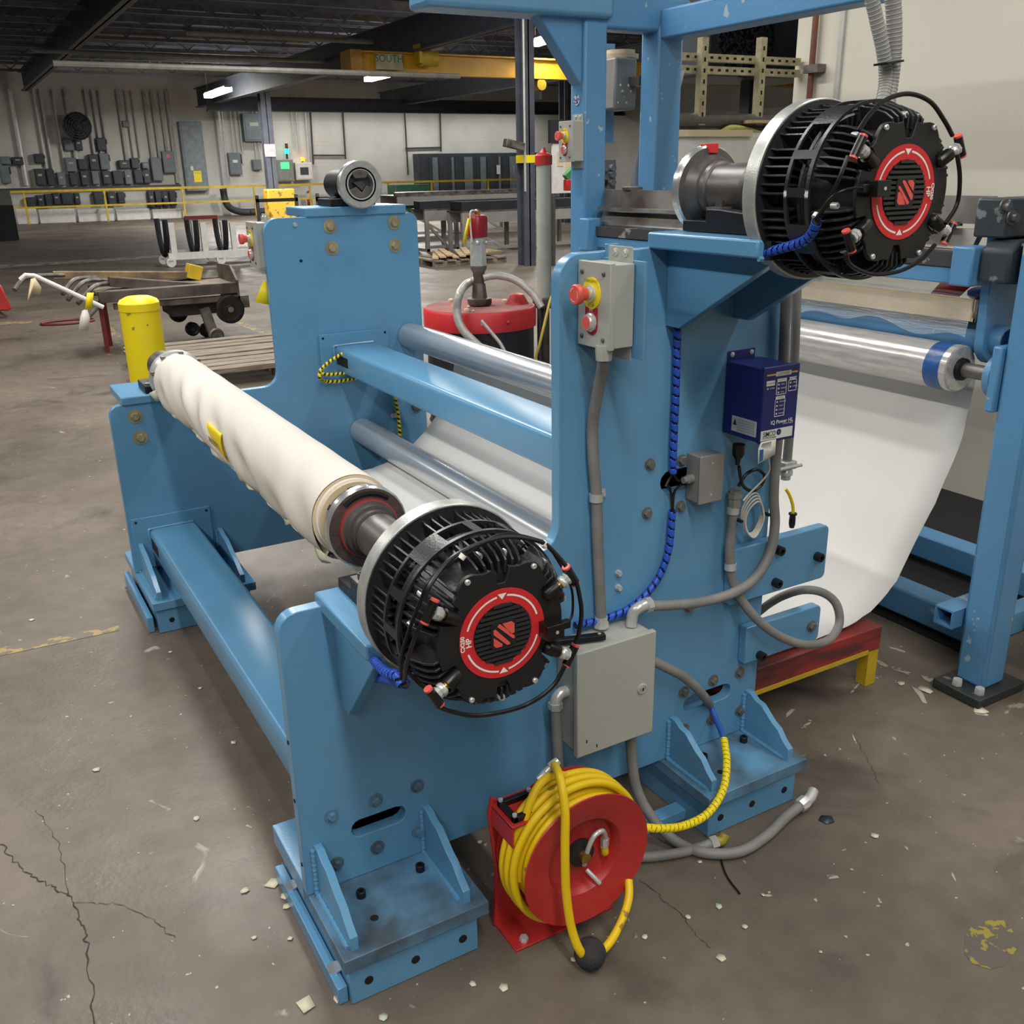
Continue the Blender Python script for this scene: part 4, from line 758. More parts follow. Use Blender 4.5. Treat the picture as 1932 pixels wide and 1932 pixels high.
# enclosure
ex0, ex1, ez0, ez1, ey = 1.047, 1.265, .303, .572, 1.556
en = T('control_enclosure', 'light grey steel control enclosure with keyed door lock low on the near plate', 'enclosure', ((ex0+ex1)/2, 1.6, ez0))
obj('body', MB().box(ex0+.006, ey+.018, ez0+.006, ex1-.006, YO-.001, ez1-.004), GRY, en, bev=.003); dr_ = obj('door', MB().box(ex0, ey, ez0, ex1, ey+.016, ez1), GRY, en, bev=.003)
lk = PY(ey, 1211, 1299); obj('lock', MB().lathe((lk.x, ey, lk.z), (0, -1, 0), [(0, .0135), (.003, .0135), (.0045, .011), (.0045, .0095), (.002, .0085), (.002, .006), (.005, .006), (.005, .0001)], 28), ZINC, dr_); obj('key_slot', MB().box(lk.x-.002, ey-.0056, lk.z-.004, lk.x+.002, ey-.004, lk.z+.004), DARK, dr_)
for px, py in ((1107, 1399), (1126, 1407)): q = PY(ey, px, py); obj('vent_slot', MB().box(q.x-.0015, ey-.0006, q.z-.004, q.x+.0015, ey+.001, q.z+.004), DARK, dr_)
# hand latch lying on top
p = PY(1.60, 1110, 1196); t = T('black_hinge_bar', 'flat black bar lying on top of the grey enclosure', 'bar', (p.x, 1.60, ez1))
obj('bar', MB().bar(V((1.03, 1.62, ez1+.008)), V((1.14, 1.585, ez1+.008)), .018, .013), RUB, t, bev=.001); obj('pivot', MB().cyl((1.128, 1.589, ez1+.014), (1.128, 1.589, ez1+.0155), .004, n=10), ZINC, t)
# elbow left side
p = PY(1.61, 1058, 1312); el = T('conduit_elbow', 'grey conduit dropping from a silver elbow on the left of the enclosure', 'conduit', (1.03, 1.61, .18))
obj('elbow', MB().tube([(ex0+.006, 1.61, .452), (1.038, 1.61, .451), (1.026, 1.61, .441), (1.023, 1.61, .425)], .0135, 14, 6), ZINC, el); obj('elbow_nut', MB().lathe((1.023, 1.61, .432), (0, 0, -1), [(0, .017), (.016, .017), (.018, .014)], 6), ZINC, el)
obj('conduit_body', MB().tube([(1.023, 1.61, .42), (1.024, 1.605, .34), (1.027, 1.60, .24), (1.035, 1.59, .10), (1.05, 1.57, .016), (1.12, 1.52, .014)], .0125, 12, 8), CND, el, ang=80)
# power supply
px0, px1, pz0, pz1, py_ = 1.513, 1.622, .985, 1.157, 1.525
ps = T('static_power_supply', 'navy blue power supply box with white labels on the near plate', 'power supply', ((px0+px1)/2, 1.6, pz0))
obj('case', MB().box(px0, py_+.006, pz0, px1-.004, YO-.004, pz1-.004), NAVY, ps, bev=.003); fc = obj('front_lid', MB().box(px0+.0, py_, pz0-.002, px1, py_+.009, pz1), NAVY, ps, bev=.003)
obj('mount_tab', MB().box(px0+.006, YO-.003, pz1-.01, px1-.02, YO-.0005, pz1+.018), NAVY, ps, bev=.001)
for xx in (px0+.018, px1-.032): obj('tab_screw', MB().lathe((xx, YO-.003, pz1+.009), (0, -1, 0), [(0, .006), (.002, .006), (.004, .003)], 12), ZINC, ps)
fy = py_-.0004; W_, H_ = px1-px0, pz1-pz0
def fr_(u, v): return px0+W_*u, pz0+H_*v
def label_box(u0, v0, u1, v1, mat=WHT, name='printed_label', y=fy): a, b = fr_(u0, v0), fr_(u1, v1); return obj(name, MB().box(a[0], y-.0004, a[1], b[0], y, b[1]), mat, fc)
label_box(.08, .885, .93, .905, M('amber_stripe', (236, 176, 50), .5), 'amber_stripe'); label_box(.32, .868, .74, .925, M('label_tape', (222, 220, 208), .6), 'label_tape', fy-.0004)
text('UNWIND', .0085, (fr_(.53, .897)[0], fy-.0009, fr_(.53, .897)[1]), (1, 0, 0), (0, 0, 1), M('grey_ink', (120, 118, 112), .7), fc, 'unwind_lettering')
def panel(u0, v0, u1, v1, n, ttl):
    for a in ((u0, v0, u1, v0+.008), (u0, v0, u0+.012, v1), (u1-.012, v0, u1, v1), (u0, v1-.042, u1, v1)): label_box(*a, name='panel_outline')
    x, z = fr_((u0+u1)/2, v1-.02); text(ttl, .0052, (x, fy-.0006, z), (1, 0, 0), (0, 0, 1), DKP, fc, 'panel_lettering')
    for k in range(len(n)):
        x, z = fr_(u0+.06, v1-.075-.052*k); obj('indicator', MB().cyl((x, fy, z), (x, fy-.0006, z), .0021, n=10), WHT, fc); text(n[k], .0046, (x+.006, fy-.0002, z), (1, 0, 0), (0, 0, 1), WHT, fc, 'panel_lettering', align='LEFT')
panel(.36, .62, .64, .83, ['HIGH', 'MEDIUM', 'LOW'], 'OUTPUT'); panel(.69, .645, .92, .83, ['SPEED', 'HYBRID'], 'BAR TYPE'); panel(.35, .33, .63, .60, ['STANDBY', 'FAULT', 'RUN ON', 'POWER'], 'STATUS')
label_box(.08, .755, .31, .82); x, z = fr_(.195, .788); text('CHANNEL', .0055, (x, fy-.0006, z), (1, 0, 0), (0, 0, 1), DKP, fc, 'panel_lettering'); x, z = fr_(.12, .72); obj('indicator', MB().cyl((x, fy, z), (x, fy-.0006, z), .0021, n=10), WHT, fc); text('COMM', .0046, (x+.006, fy, z), (1, 0, 0), (0, 0, 1), WHT, fc, 'panel_lettering', align='LEFT')
x, z = fr_(.90, .255); text('IQ Power HL', .0125, (x, fy, z), (1, 0, 0), (0, 0, 1), WHT, fc, 'model_lettering', .0002, 'RIGHT'); x, z = fr_(.90, .218); text('Power Supply', .0055, (x, fy, z), (1, 0, 0), (0, 0, 1), WHT, fc, 'model_lettering', 0, 'RIGHT')
label_box(.02, .03, .91, .165, M('label_white', (224, 226, 218), .5), 'maker_label'); x, z = fr_(.07, .11); text('SIMCO', .0165, (x, fy-.0006, z), (1, 0, 0), (0, 0, 1), DKP, fc, 'maker_lettering', .0001, 'LEFT', wx=.78); x, z = fr_(.52, .115); obj('round_badge', MB().cyl((x, fy, z), (x, fy-.0007, z), .0072, n=24), M('badge_navy', (20, 30, 76), .5), fc); text('ION', .0058, (x, fy-.0009, z), (1, 0, 0), (0, 0, 1), M('badge_print', (120, 140, 180), .5), fc, 'badge_lettering')
x, z = fr_(.07, .062); text('An ITW Company', .0055, (x, fy-.0006, z), (1, 0, 0), (0, 0, 1), DKP, fc, 'maker_lettering', .0001, 'LEFT')
tg = obj('hanging_tag', MB().add([(px0-.006, py_-.006, pz0-.045), (px0+.045, py_-.006, pz0-.03), (px0+.048, py_-.003, pz0+.005), (px0+.002, py_-.003, pz0+.004), (px0-.008, py_-.006, pz0-.008)], [(0, 1, 2, 3, 4)]), M('label_white', (0, 0, 0)), ps, solid=.0005); obj('blue_print', MB().add([(px0-.003, py_-.0066, pz0-.041), (px0+.008, py_-.0066, pz0-.038), (px0+.008, py_-.0066, pz0-.012), (px0-.004, py_-.0066, pz0-.012)], [(0, 1, 2, 3)]), M('print_blue', (44, 92, 150), .6), tg)
# side warning label
sx = px0-.0005; obj('side_label', MB().box(sx-.0002, py_+.012, pz0+.012, sx+.0004, YO-.035, pz0+.048), M('side_label_white', (206, 208, 214), .55), ps)
obj('warning_triangle', MB().add([(sx-.0006, YO-.052, pz0+.027), (sx-.0006, YO-.040, pz0+.027), (sx-.0006, YO-.046, pz0+.043)], [(0, 1, 2)]), DKP, ps); 
for k in range(5): text('HAZARDOUS VOLTAGE', .0052, (sx-.0006, py_+.045, pz0+.042-.006*k), (0, -1, 0), (0, 0, 1), M('grey_ink', (0, 0, 0)), ps, 'warning_lettering')
# junction box
jx0, jx1, jz0, jz1, jy = 1.41, 1.482, .836, .952, 1.60
t = T('junction_box', 'small plain grey junction box beside the oblong slot', 'box', ((jx0+jx1)/2, 1.62, jz0)); obj('body', MB().box(jx0+.002, jy+.006, jz0+.002, jx1-.002, YO-.001, jz1-.002), GRYD, t, bev=.002)
jl = obj('lid', MB().box(jx0, jy, jz0, jx1, jy+.005, jz1), GRYD, t, bev=.002); [obj('lid_screw', MB().cyl(((jx0+jx1)/2, jy-.0008, zz), ((jx0+jx1)/2, jy+.001, zz), .0028, n=10), ZINC, jl) for zz in (jz0+.02, jz1-.02)]
obj('cable_gland', MB().lathe((jx0+.002, 1.63, .893), (-1, 0, 0), [(0, .011), (.014, .011), (.016, .008), (.026, .008)], 10), GRYD, t)

# ================================================================= CONDUITS AND CABLES ON THE PLATE
t = T('power_lead', 'black mains plug and lead looping below the navy power supply', 'cable', PY(1.60, 1390, 915))
obj('plug', MB().lathe(PY(1.60, 1394, 838), (0, 0, -1), [(0, .0145), (.022, .0145), (.03, .012), (.036, .007), (.05, .005)], 14), RUB, t)
obj('lead', MB().tube([PY(1.60, 1394, 880), PY(1.605, 1398, 905), PY(1.615, 1405, 920), PY(1.615, 1420, 926), PY(1.61, 1436, 915), PY(1.605, 1442, 897), PY(1.605, 1428, 886), PY(1.61, 1408, 895), PY(1.615, 1393, 918)], .0042, 8, 8), RUB, t)
yC = YO-.024
t = T('flexible_conduit', 'grey conduit with silver gland dropping from the plug and looping out past the lower arm', 'conduit', PY(yC, 1380, 1060))
PC = [PY(yC, 1385, 950), PY(yC, 1381, 990), PY(yC, 1376, 1050), PY(yC, 1382, 1095), PY(yC-.02, 1398, 1130), PY(yC-.04, 1428, 1168), PY(yC-.05, 1470, 1200), PY(yC-.05, 1520, 1216), PY(yC-.04, 1562, 1208), PY(yC-.02, 1583, 1178), PY(yC, 1578, 1140), PY(yC+.02, 1552, 1118), PY(yC+.05, 1515, 1113), PY(yC+.10, 1478, 1124), PY(yC+.14, 1450, 1140), PY(yC+.18, 1425, 1160)]
obj('conduit_body', MB().tube(PC, .0118, 12, 8), CND, t, ang=80); obj('gland', MB().lathe(PC[0]-V((0, 0, .008)), (0, 0, 1), [(0, .0165), (.022, .0165), (.024, .019), (.033, .019), (.034, .015), (.042, .015)], 8), CND, t); clamp(t, PY(yC, 1378, 1068), .0118); clamp(t, PY(yC, 1383, 962), .0118)
t = T('flexible_conduit', 'grey conduit sweeping down the right of the plate to the top of the enclosure', 'conduit', PY(yC, 1215, 1140))
PD = [PY(1.63, 1484, 540), PY(1.63, 1480, 640), PY(1.63, 1474, 760), PY(1.625, 1463, 880), PY(1.62, 1460, 940), PY(1.61, 1462, 990), PY(1.60, 1452, 1045), PY(1.595, 1425, 1090), PY(1.595, 1380, 1120), PY(1.595, 1320, 1136), PY(1.60, 1260, 1142), PY(1.605, 1215, 1143)]
obj('conduit_body', MB().tube(PD, .0125, 12, 8), CND, t, ang=80)
e0 = PD[-1]; obj('elbow', MB().tube([e0+V((.012, 0, .002)), e0+V((-.012, 0, 0)), V((e0.x-.027, 1.61, e0.z-.014)), V((e0.x-.032, 1.61, ez1-.002))], .0135, 14, 6), ZINC, t); obj('elbow_nut', MB().lathe(e0+V((.004, 0, 0)), (1, 0, .02), [(0, .0185), (.014, .0185), (.016, .015)], 8), ZINC, t)
t = T('flexible_conduit', 'grey conduit on the plate edge ending in a clamp with a yellow cable', 'conduit', PY(1.645, 1480, 900))
PE = [PY(1.66, 1503, 545), PY(1.66, 1500, 640), PY(1.655, 1494, 760), PY(1.65, 1484, 880)]
obj('conduit_body', MB().tube(PE, .0118, 12, 8), CND, t, ang=80); obj('coupling', MB().lathe(PE[-1]+V((0, 0, .006)), (0, 0, -1), [(0, .015), (.016, .015), (.018, .0165), (.028, .0165), (.03, .012), (.04, .012)], 8), ZINC, t)
obj('beam_clamp', MB().box(PE[-1].x-.022, 1.632, PE[-1].z-.004, PE[-1].x+.018, 1.668, PE[-1].z+.016), ZINC, t, bev=.002); obj('clamp_bolt', MB().cyl((PE[-1].x-.045, 1.63, PE[-1].z+.004), (PE[-1].x+.03, 1.63, PE[-1].z+.004), .0045, n=10), ZINC, t)
yc_ = MB().tube([PY(1.65, 1482, 922), PY(1.65, 1490, 935), PY(1.65, 1496, 955), PY(1.65, 1496, 972)], .0042, 8, 8)
t = T('sensor_cable', 'short yellow sensor cable with black connector above the upper arm', 'cable', PY(1.65, 1495, 1000)); obj('yellow_lead', yc_, YEL, t); obj('connector', MB().lathe(PY(1.65, 1496, 968), (0, 0, -1), [(0, .011), (.004, .011), (.005, .0075), (.018, .0085), (.03, .0085), (.04, .006)], 12), RUB, t)
t = T('coiled_cable', 'coil of thin white cable tied beside the plate', 'cable', PY(1.62, 1420, 975))
for k in range(4):
    c = PY(1.615-.004*k, 1419+2*k, 968+4*k); rx, rz = .032-.001*k, .052-.002*k
    obj('cable_turn', MB().tube([c+V((rx*math.cos(a*PI/8), .003*math.sin(a), rz*math.sin(a*PI/8))) for a in range(16)], .0021, 6, 3, True), WCAB, t)
obj('cable_tail', MB().tube([PY(1.58, 1448, 860), PY(1.59, 1452, 885), PY(1.60, 1440, 905), PY(1.61, 1415, 930), PY(1.61, 1402, 945)], .0024, 6, 8), WCAB, t)
for px, py in ((1395, 982), (1447, 970)): q = PY(1.612, px, py); obj('cable_tie', MB().box(q.x-.004, 1.602, q.z-.003, q.x+.004, 1.620, q.z+.003), RUB, t)
t = T('flexible_conduit', 'grey conduit bending from the enclosure into the right-hand slot', 'conduit', PY(1.61, 1300, 1285))
obj('conduit_body', MB().tube([V((ex1-.008, 1.605, .49)), PY(1.60, 1262, 1262), PY(1.60, 1290, 1277), PY(1.61, 1318, 1302), PY(1.64, 1336, 1325), PY(1.70, 1340, 1335)], .0122, 12, 8), CND, t, ang=80)
t = T('flexible_conduit', 'long grey conduit from under the enclosure curving over the floor to a silver fitting', 'conduit', PZ(0, 1300, 1600))
PG = [V((ex1-.025, 1.61, ez0+.01)), V((ex1-.026, 1.605, .24)), V((ex1-.018, 1.59, .13)), V((ex1+.005, 1.55, .055))]+[PZ(z, px, py) for px, py, z in ((1275, 1587, .018), (1330, 1609, .014), (1395, 1607, .014), (1445, 1578, .014), (1485, 1540, .018), (1510, 1520, .024))]
obj('conduit_body', MB().tube(PG, .013, 12, 8), CND, t, ang=80)
dd = (PG[-1]-PG[-2]).normalized(); obj('end_nut', MB().lathe(PG[-1]-dd*.004, dd, [(0, .017), (.014, .0185), (.026, .0185), (.028, .015)], 8), ZINC, t); obj('end_elbow', MB().tube([PG[-1]+dd*.02, PG[-1]+dd*.04, PG[-1]+dd*.052+V((.012, .01, .004))], .0145, 12, 6), ZINC, t)
t = T('flexible_conduit', 'short grey conduit on the floor between the hose reel and the right foot', 'conduit', PZ(0, 1280, 1615))
PH = [PZ(.013, 1185, 1618), PZ(.013, 1235, 1616), PZ(.013, 1290, 1607), PZ(.016, 1340, 1592)]; obj('conduit_body', MB().tube(PH, .012, 12, 8), CND, t, ang=80); dd = (PH[-1]-PH[-2]).normalized(); obj('end_nut', MB().lathe(PH[-1], dd, [(0, .0165), (.018, .0165), (.02, .014)], 6), ZINC, t); obj('yellow_end', MB().tube([PH[-1]+dd*.018, PH[-1]+dd*.032, PH[-1]+dd*.04+V((.004, .004, .012))], .013, 10, 5), M('dirty_yellow_plastic', (150, 140, 40), .5), t)
obj('cable_tie', MB().tube([PZ(.004, 1357, 1608), PZ(.004, 1370, 1650), PZ(.004, 1396, 1686)], .0022, 6, 6), RUB, label='thin black cable tie lying on the floor under the conduits', cat='cable tie')
# yellow spiral hose from the slot to the reel
PS = [PY(1.66, 1340, 1330), PY(1.62, 1352, 1360), PY(1.56, 1366, 1395), PY(1.50, 1371, 1440), PY(1.45, 1364, 1490), PY(1.42, 1335, 1535), PY(1.41, 1290, 1558), PY(1.41, 1245, 1563), PY(1.42, 1205, 1560)]
t = T('wrapped_air_hose', 'air hose in yellow spiral wrap hanging from the slot to the hose reel', 'hose', PS[5]); obj('blue_hose', MB().tube(PS[:5], .0075, 10, 8), M('blue_air_hose', (44, 90, 170), .4), t); obj('inner_hose', MB().tube(PS[2:], .0078, 10, 8), RUB, t); obj('yellow_spiral', wrap(MB(), PS[2:], .0098, .013, .10), YEL, t, ang=80)
# yellow/black wrapped cable on the far plate and upper beam
t = T('wrapped_cable', 'black and yellow spiral-wrapped cable at the far end of the upper beam', 'cable', (1.28, 3.62, .85))
for pts in (((647, 667), (625, 680), (606, 697), (603, 712), (612, 719), (640, 719), (695, 709)), ((606, 697), (610, 705), (630, 706), (675, 700))):
    P = [PY(3.60 if i < 4 else 3.655, *p) for i, p in enumerate(pts)]; obj('inner_cable', MB().tube(P, .0055, 8, 6), RUB, t); obj('yellow_spiral', wrap(MB(), P, .007, .018, .45), YEL, t, ang=80)
P = [PY(3.675, *p) for p in ((741, 727), (746, 750), (750, 775), (753, 800), (755, 825))]; t = T('wrapped_cable', 'black and yellow spiral-wrapped cable hanging down the far side plate', 'cable', P[2]); obj('inner_cable', MB().tube(P, .0058, 8, 6), RUB, t); obj('yellow_spiral', wrap(MB(), P, .0075, .02, .45), YEL, t, ang=80)
q = PY(3.68, 747, 783); obj('cable_clip', MB().box(q.x-.02, 3.672, q.z-.01, q.x+.012, 3.689, q.z+.01), ZINC, t, bev=.002)
# hanging conduits behind the upper brake, dropping from the roof to the edge of the near plate
for i, (pts, r, lb, tail) in enumerate([(((1640, -40), (1652, 30), (1666, 95), (1671, 150), (1662, 205), (1638, 290), (1575, 400), (1505, 490)), .0165, 'left of two grey flexible conduits hanging behind the upper brake', PD[0]), (((1684, -40), (1687, 40), (1686, 105), (1679, 165), (1668, 225), (1650, 300), (1590, 410), (1522, 495)), .019, 'right of two grey flexible conduits hanging behind the upper brake', PE[0])]):
    P = [PY(1.80-(.016*max(0, k-3)), *p) for k, p in enumerate(pts)]; P = [P[0]+V((-.004*h_, 0, h_)) for h_ in (2.9, 1.5, .8, .42, .22, .11)]+P+[tail+V((0, 0, .002))]
    t = T('hanging_conduit', lb, 'conduit', P[-1]); obj('conduit_body', MB().tube(P, lambda u, r=r: r if u < .75 else r-(r-.0122)*(u-.75)/.25, 14, 10), CNDL, t, ang=80)
    S_ = spline(P[5:12], 16); acc = 0
    for k in range(1, len(S_)-1):
        acc += (S_[k]-S_[k-1]).length
        if acc > .0075: acc = 0; d_ = (S_[k+1]-S_[k]).normalized(); obj('corrugation', MB().lathe(S_[k]-d_*.0022, d_, [(0, r), (.0022, r+.0012), (.0044, r)], 14, cap=False), CNDL, t)
p = PY(1.78, 1680, 118); obj('cable_tie', MB().bar(p+V((-.034, 0, -.005)), p+V((.022, 0, .003)), .044, .005), RUB, t)

# ================================================================= HOSE REEL
rc = V((.944, 1.36, .205)); t = T('hose_reel', 'red spring hose reel full of yellow air hose standing on the floor', 'hose reel', (rc.x, 1.43, 0)); ax = V((0, -1, 0))
def RL(m, prof, d0=0, n=56): return m.lathe(rc+ax*d0, ax, prof, n, cap=False)
obj('front_flange', RL(MB(), [(-.004, .152), (0, .156), (.003, .155), (.002, .15), (-.002, .13), (-.006, .105), (-.010, .092), (-.022, .084), (-.034, .082), (-.036, .078), (-.036, .03)]), RED, t)
obj('back_flange', RL(MB(), [(0, .150), (.004, .154), (.006, .150), (.004, .03)], -.122), RED, t); obj('drum', RL(MB(), [(-.12, .086), (-.03, .086)]), REDD, t)
for k, (r, d0, s) in enumerate([(.098, -.048, 1), (.098, -.068, 1), (.098, -.088, 1), (.098, -.106, 1), (.117, -.03, 1), (.117, -.05, 1), (.117, -.07, 1), (.117, -.09, 1), (.136, -.024, 1), (.136, -.044, 1), (.136, -.064, 1), (.136, -.084, 1), (.155, -.034, 1), (.156, -.056, 1), (.155, -.078, 1)]):
    off = .01 if r > .14 else 0
    obj('hose_turn', MB().tube([rc+ax*d0+V((r*math.cos(a*PI/10)-off*.6, 0, (r+off)*math.sin(a*PI/10))) for a in range(20)], .0088, 10, 4, True), YHOSE, t)
obj('hub', RL(MB(), [(-.036, .03), (-.02, .03), (-.018, .02), (-.018, .001)]), DKP, t); obj('axle', MB().cyl(rc+ax*-.03, rc+ax*-.005, .012, n=14), BRASS, t)
obj('swivel_pipe', MB().tube([rc+V((.004, .02, -.028)), rc+V((.006, .008, .02)), rc+V((.018, .004, .05)), rc+V((.04, .006, .054)), rc+V((.054, .014, .03)), rc+V((.056, .018, .012))], .0055, 10, 8), ZINC, t); obj('pipe_nut', MB().hexn(rc+V((.056, .018, .02)), (0, 0, -1), .009, .022), ZINC, t)
obj('hose_tail', MB().tube([rc+V((.056, .02, 0)), rc+V((.06, .022, -.02)), rc+V((.066, .034, -.03))], .0085, 10, 6), YHOSE, t); obj('drain_screw', MB().tube([rc+V((.018, .03, -.055)), rc+V((.026, .012, -.066)), rc+V((.034, .002, -.078))], .005, 8, 0), ZINC, t)
# stand of the reel
yb2 = 1.487
m = MB(); m.prism([(rc.x-.16, .004), (rc.x+.10, .004), (rc.x+.045, .205)]+arc(rc.x, .205, .045, 0, PI/2, 4)+[(rc.x-.05, .26), (rc.x-.155, .34), (rc.x-.165, .30), (rc.x-.15, .15)], 'y', yb2, yb2+.012); obj('back_bracket', m, RED, t, bev=.002)
obj('base_plate', MB().box(rc.x-.155, 1.40, 0.0005, rc.x+.10, yb2+.01, .006), RED, t, bev=.001); obj('base_nut', MB().hexn((rc.x-.125, 1.418, .006), (0, 0, 1), .010, .010), ZINC, t)
obj('guide_arm', MB().box(rc.x-.158, 1.40, .318, rc.x-.056, yb2+.012, .324), RED, t, bev=.001); obj('guide_arm_lip', MB().box(rc.x-.158, 1.40, .272, rc.x-.154, yb2+.012, .322), RED, t, bev=.001)
for a in ((-.150, 1.408, -.070, 1.42), (-.150, 1.466, -.070, 1.478), (-.150, 1.408, -.138, 1.478), (-.082, 1.408, -.070, 1.478)): obj('roller_guide', MB().box(rc.x+a[0], a[1], .324, rc.x+a[2], a[3], .338), RUB, t, bev=.002)
for dx, yy in ((-.144, 1.414), (-.076, 1.414), (-.076, 1.472), (-.144, 1.472)): obj('guide_pin', MB().cyl((rc.x+dx, yy, .338), (rc.x+dx, yy, .343), .005, n=12), ZINC, t)
# free end of the hose: over the front, down to the ball stop and back up
p1 = PZ(.022, 1113, 1808)
FH = [PY(1.44, 1045, 1442), PY(1.36, 1057, 1470), PY(1.325, 1066, 1530), PY(1.315, 1066, 1600), PY(1.31, 1068, 1680), PY(1.30, 1078, 1750), PY(1.285, 1095, 1795), p1+V((0, 0, .005)), PY(1.29, 1145, 1785), PY(1.31, 1172, 1740), PY(1.335, 1186, 1695), PY(1.36, 1186, 1660)]
t2 = T('air_hose_end', 'loose yellow air hose looped over the front of the red reel', 'hose', p1); obj('hose', MB().tube(FH, .0092, 12, 10), YHOSE, t2)
FH2 = [PY(1.44, 1045, 1442), PY(1.43, 1015, 1460), PY(1.42, 990, 1505), PY(1.41, 980, 1570), PY(1.40, 982, 1640)]
obj('hose', MB().tube([PY(1.44, 1085, 1470), PY(1.435, 1050, 1462), PY(1.425, 1018, 1480), PY(1.415, 995, 1530), PY(1.41, 982, 1600), PY(1.405, 980, 1660)], .0092, 12, 10), YHOSE, t2)
q = PY(1.44, 1045, 1442); dd = (PY(1.44, 1012, 1472)-q).normalized(); obj('quick_coupler', MB().lathe(q-dd*.012, dd, [(0, .009), (.014, .0105), (.022, .0105), (.024, .007), (.036, .007), (.038, .009), (.05, .006), (.058, .006)], 12), ZINC, t2)
ob_ = T('hose_stop_ball', 'black rubber hose stop ball lying on the floor in front of the reel', 'hose stop', (p1.x, p1.y, 0)); pb = V((p1.x, p1.y, .0345))
FOAM = M('black_foam_rubber', (46, 46, 48), .85, 0, .1, 40, .5, 300)
obj('ball_half', MB().lathe(pb, (-.5, -.8, .3), [(-.034, .001), (-.029, .018), (-.016, .030), (-.001, .034), (-.001, .02)], 24, cap=False), FOAM, ob_); obj('ball_half', MB().lathe(pb, (-.5, -.8, .3), [(.001, .02), (.001, .034), (.016, .030), (.029, .018), (.033, .006), (.033, .001)], 24, cap=False), FOAM, ob_)

# ================================================================= COATING MACHINE (right, behind)
def RB(m, x0, y0, z0, x1, y1, z1, r=.012): return m.box(x0, y0, z0, x1, y1, z1)
cm = T('coating_machine', 'blue coating machine frame with paint splashes on the right behind the stand', 'machine', (2.9, 2.7, 0))
np2 = obj('post', MB().box(2.54, 1.535, .03, 2.645, 1.637, 2.3), BLUE2, cm, bev=.012, label='near post with white paint splashes')
obj('base_plate', MB().box(2.475, 1.50, .001, 2.70, 1.665, .032), M('black_base_plate', (40, 44, 44), .5, 0, 0, 14, .2, 40, rgb2=(120, 118, 110), thr=.7), np2, bev=.003)
for x, y in ((2.505, 1.60), (2.515, 1.53)): obj('anchor_bolt', MB().hexn((x, y, .032), (0, 0, 1), .016, .02), ZINC, np2)
fpost = obj('post', MB().box(2.525, 3.73, .03, 2.645, 3.84, 2.16), BLUE2, cm, bev=.012, label='far post carrying a push-button station'); obj('post', MB().box(2.92, 3.73, .03, 3.06, 3.86, 2.16), BLUE2, cm, bev=.012)
obj('header_beam', MB().box(2.525, 3.735, 2.13, 3.10, 3.855, 2.27), BLUE2, cm, bev=.015); obj('header_beam', MB().box(1.78, 3.70, 2.165, 2.66, 3.88, 2.42), BLUE, cm, bev=.02, label='overhead box beam')
obj('corner_gusset', MB().prism([(2.54, 2.17), (2.31, 2.17), (2.39, 2.07), (2.51, 1.92), (2.54, 1.90)], 'y', 3.75, 3.83), BLUE2, cm, bev=.006)
obj('long_rail', MB().box(2.93, -1.2, 2.10, 3.05, 3.74, 2.22), BLUE2, cm, bev=.01); obj('cable_duct', MB().bar(V((2.98, 3.45, 2.30)), V((2.98, 1.8, 2.30)), .17, .13), WPNT, cm, bev=.03)
for x, z0, z1, yy in ((2.78, .02, .12, 1.70), (3.27, .03, .13, 1.75)): obj('floor_beam', MB().box(x, yy, z0, x+.105, 3.85, z1), BLUE2, cm, bev=.008)
obj('stub_tube', MB().prism([(1.645, .205), (1.71, .205), (1.71, .265), (1.645, .265)], 'x', 2.50, 2.79, [[(1.651, .211), (1.704, .211), (1.704, .259), (1.651, .259)]]), BLUE2, cm); obj('side_rail', MB().box(2.645, 1.56, .17, 3.6, 1.62, .25), BLUE2, cm, bev=.006); obj('yellow_end', MB().box(2.72, 1.47, .165, 3.0, 1.54, .225), YEL, cm, bev=.003)
obj('black_floor_sheet', MB().box(2.75, 1.75, .0008, 4.19, 3.9, .004), M('black_sheet', (22, 22, 24), .7), label='black sheet on the floor under the coating machine', cat='mat')  # thin black sheet just above the floor
rt = T('coater_roller', 'film-wrapped roller with blue tape band at its near end', 'roller', (2.592, 1.8, .915)); ra = V((2.592, 1.803, .985))
obj('roller_tube', MB().lathe(ra, (0, 1, 0), [(0, .045), (0, .066), (.004, .071), (1.6, .071)], 44), M('film_wrapped_steel', (196, 194, 192), .22, .35, .1, 9, .15, 12, stretch=(8, 1, 8)), rt)
obj('blue_tape', MB().lathe(ra+V((0, .025, 0)), (0, 1, 0), [(0, .0716), (.055, .0716)], 44, cap=False), M('blue_tape', (34, 84, 150), .35, 0, .15, 30, .3, 60), rt); obj('end_hub', MB().lathe(ra, (0, -1, 0), [(-.02, .045), (-.012, .035), (.012, .033), (.016, .024)], 28), BLKS, rt)
obj('shaft', MB().cyl(ra, (2.592, 1.66, .985), .022, n=18), STLW, rt)
p = V((2.70, 1.60, .952)); b_ = obj('flange_bearing', MB().lathe((2.592, 1.69, .985), (0, -1, 0), [(0, .062), (.02, .062), (.028, .045), (.05, .042)], 24), BLUE2, cm)
for a in range(4): obj('bearing_bolt', MB().hexn((2.592+.05*math.cos(a*PI/2+.6), 1.671, .985+.05*math.sin(a*PI/2+.6)), (0, -1, 0), .010, .014), BLUE2, b_)
obj('bearing_bracket', MB().box(2.53, 1.64, .89, 2.655, 1.669, 1.08), BLUE2, cm, bev=.006)
obj('idler_tube', MB().prism(arc(2.68, 1.068, .046, 0, 2*PI-.02, 28), 'y', 1.72, 3.7, [arc(2.68, 1.068, .040, 0, 2*PI-.02, 28)], sm=True), BLUE2, cm, label='blue cross tube open at its near end')
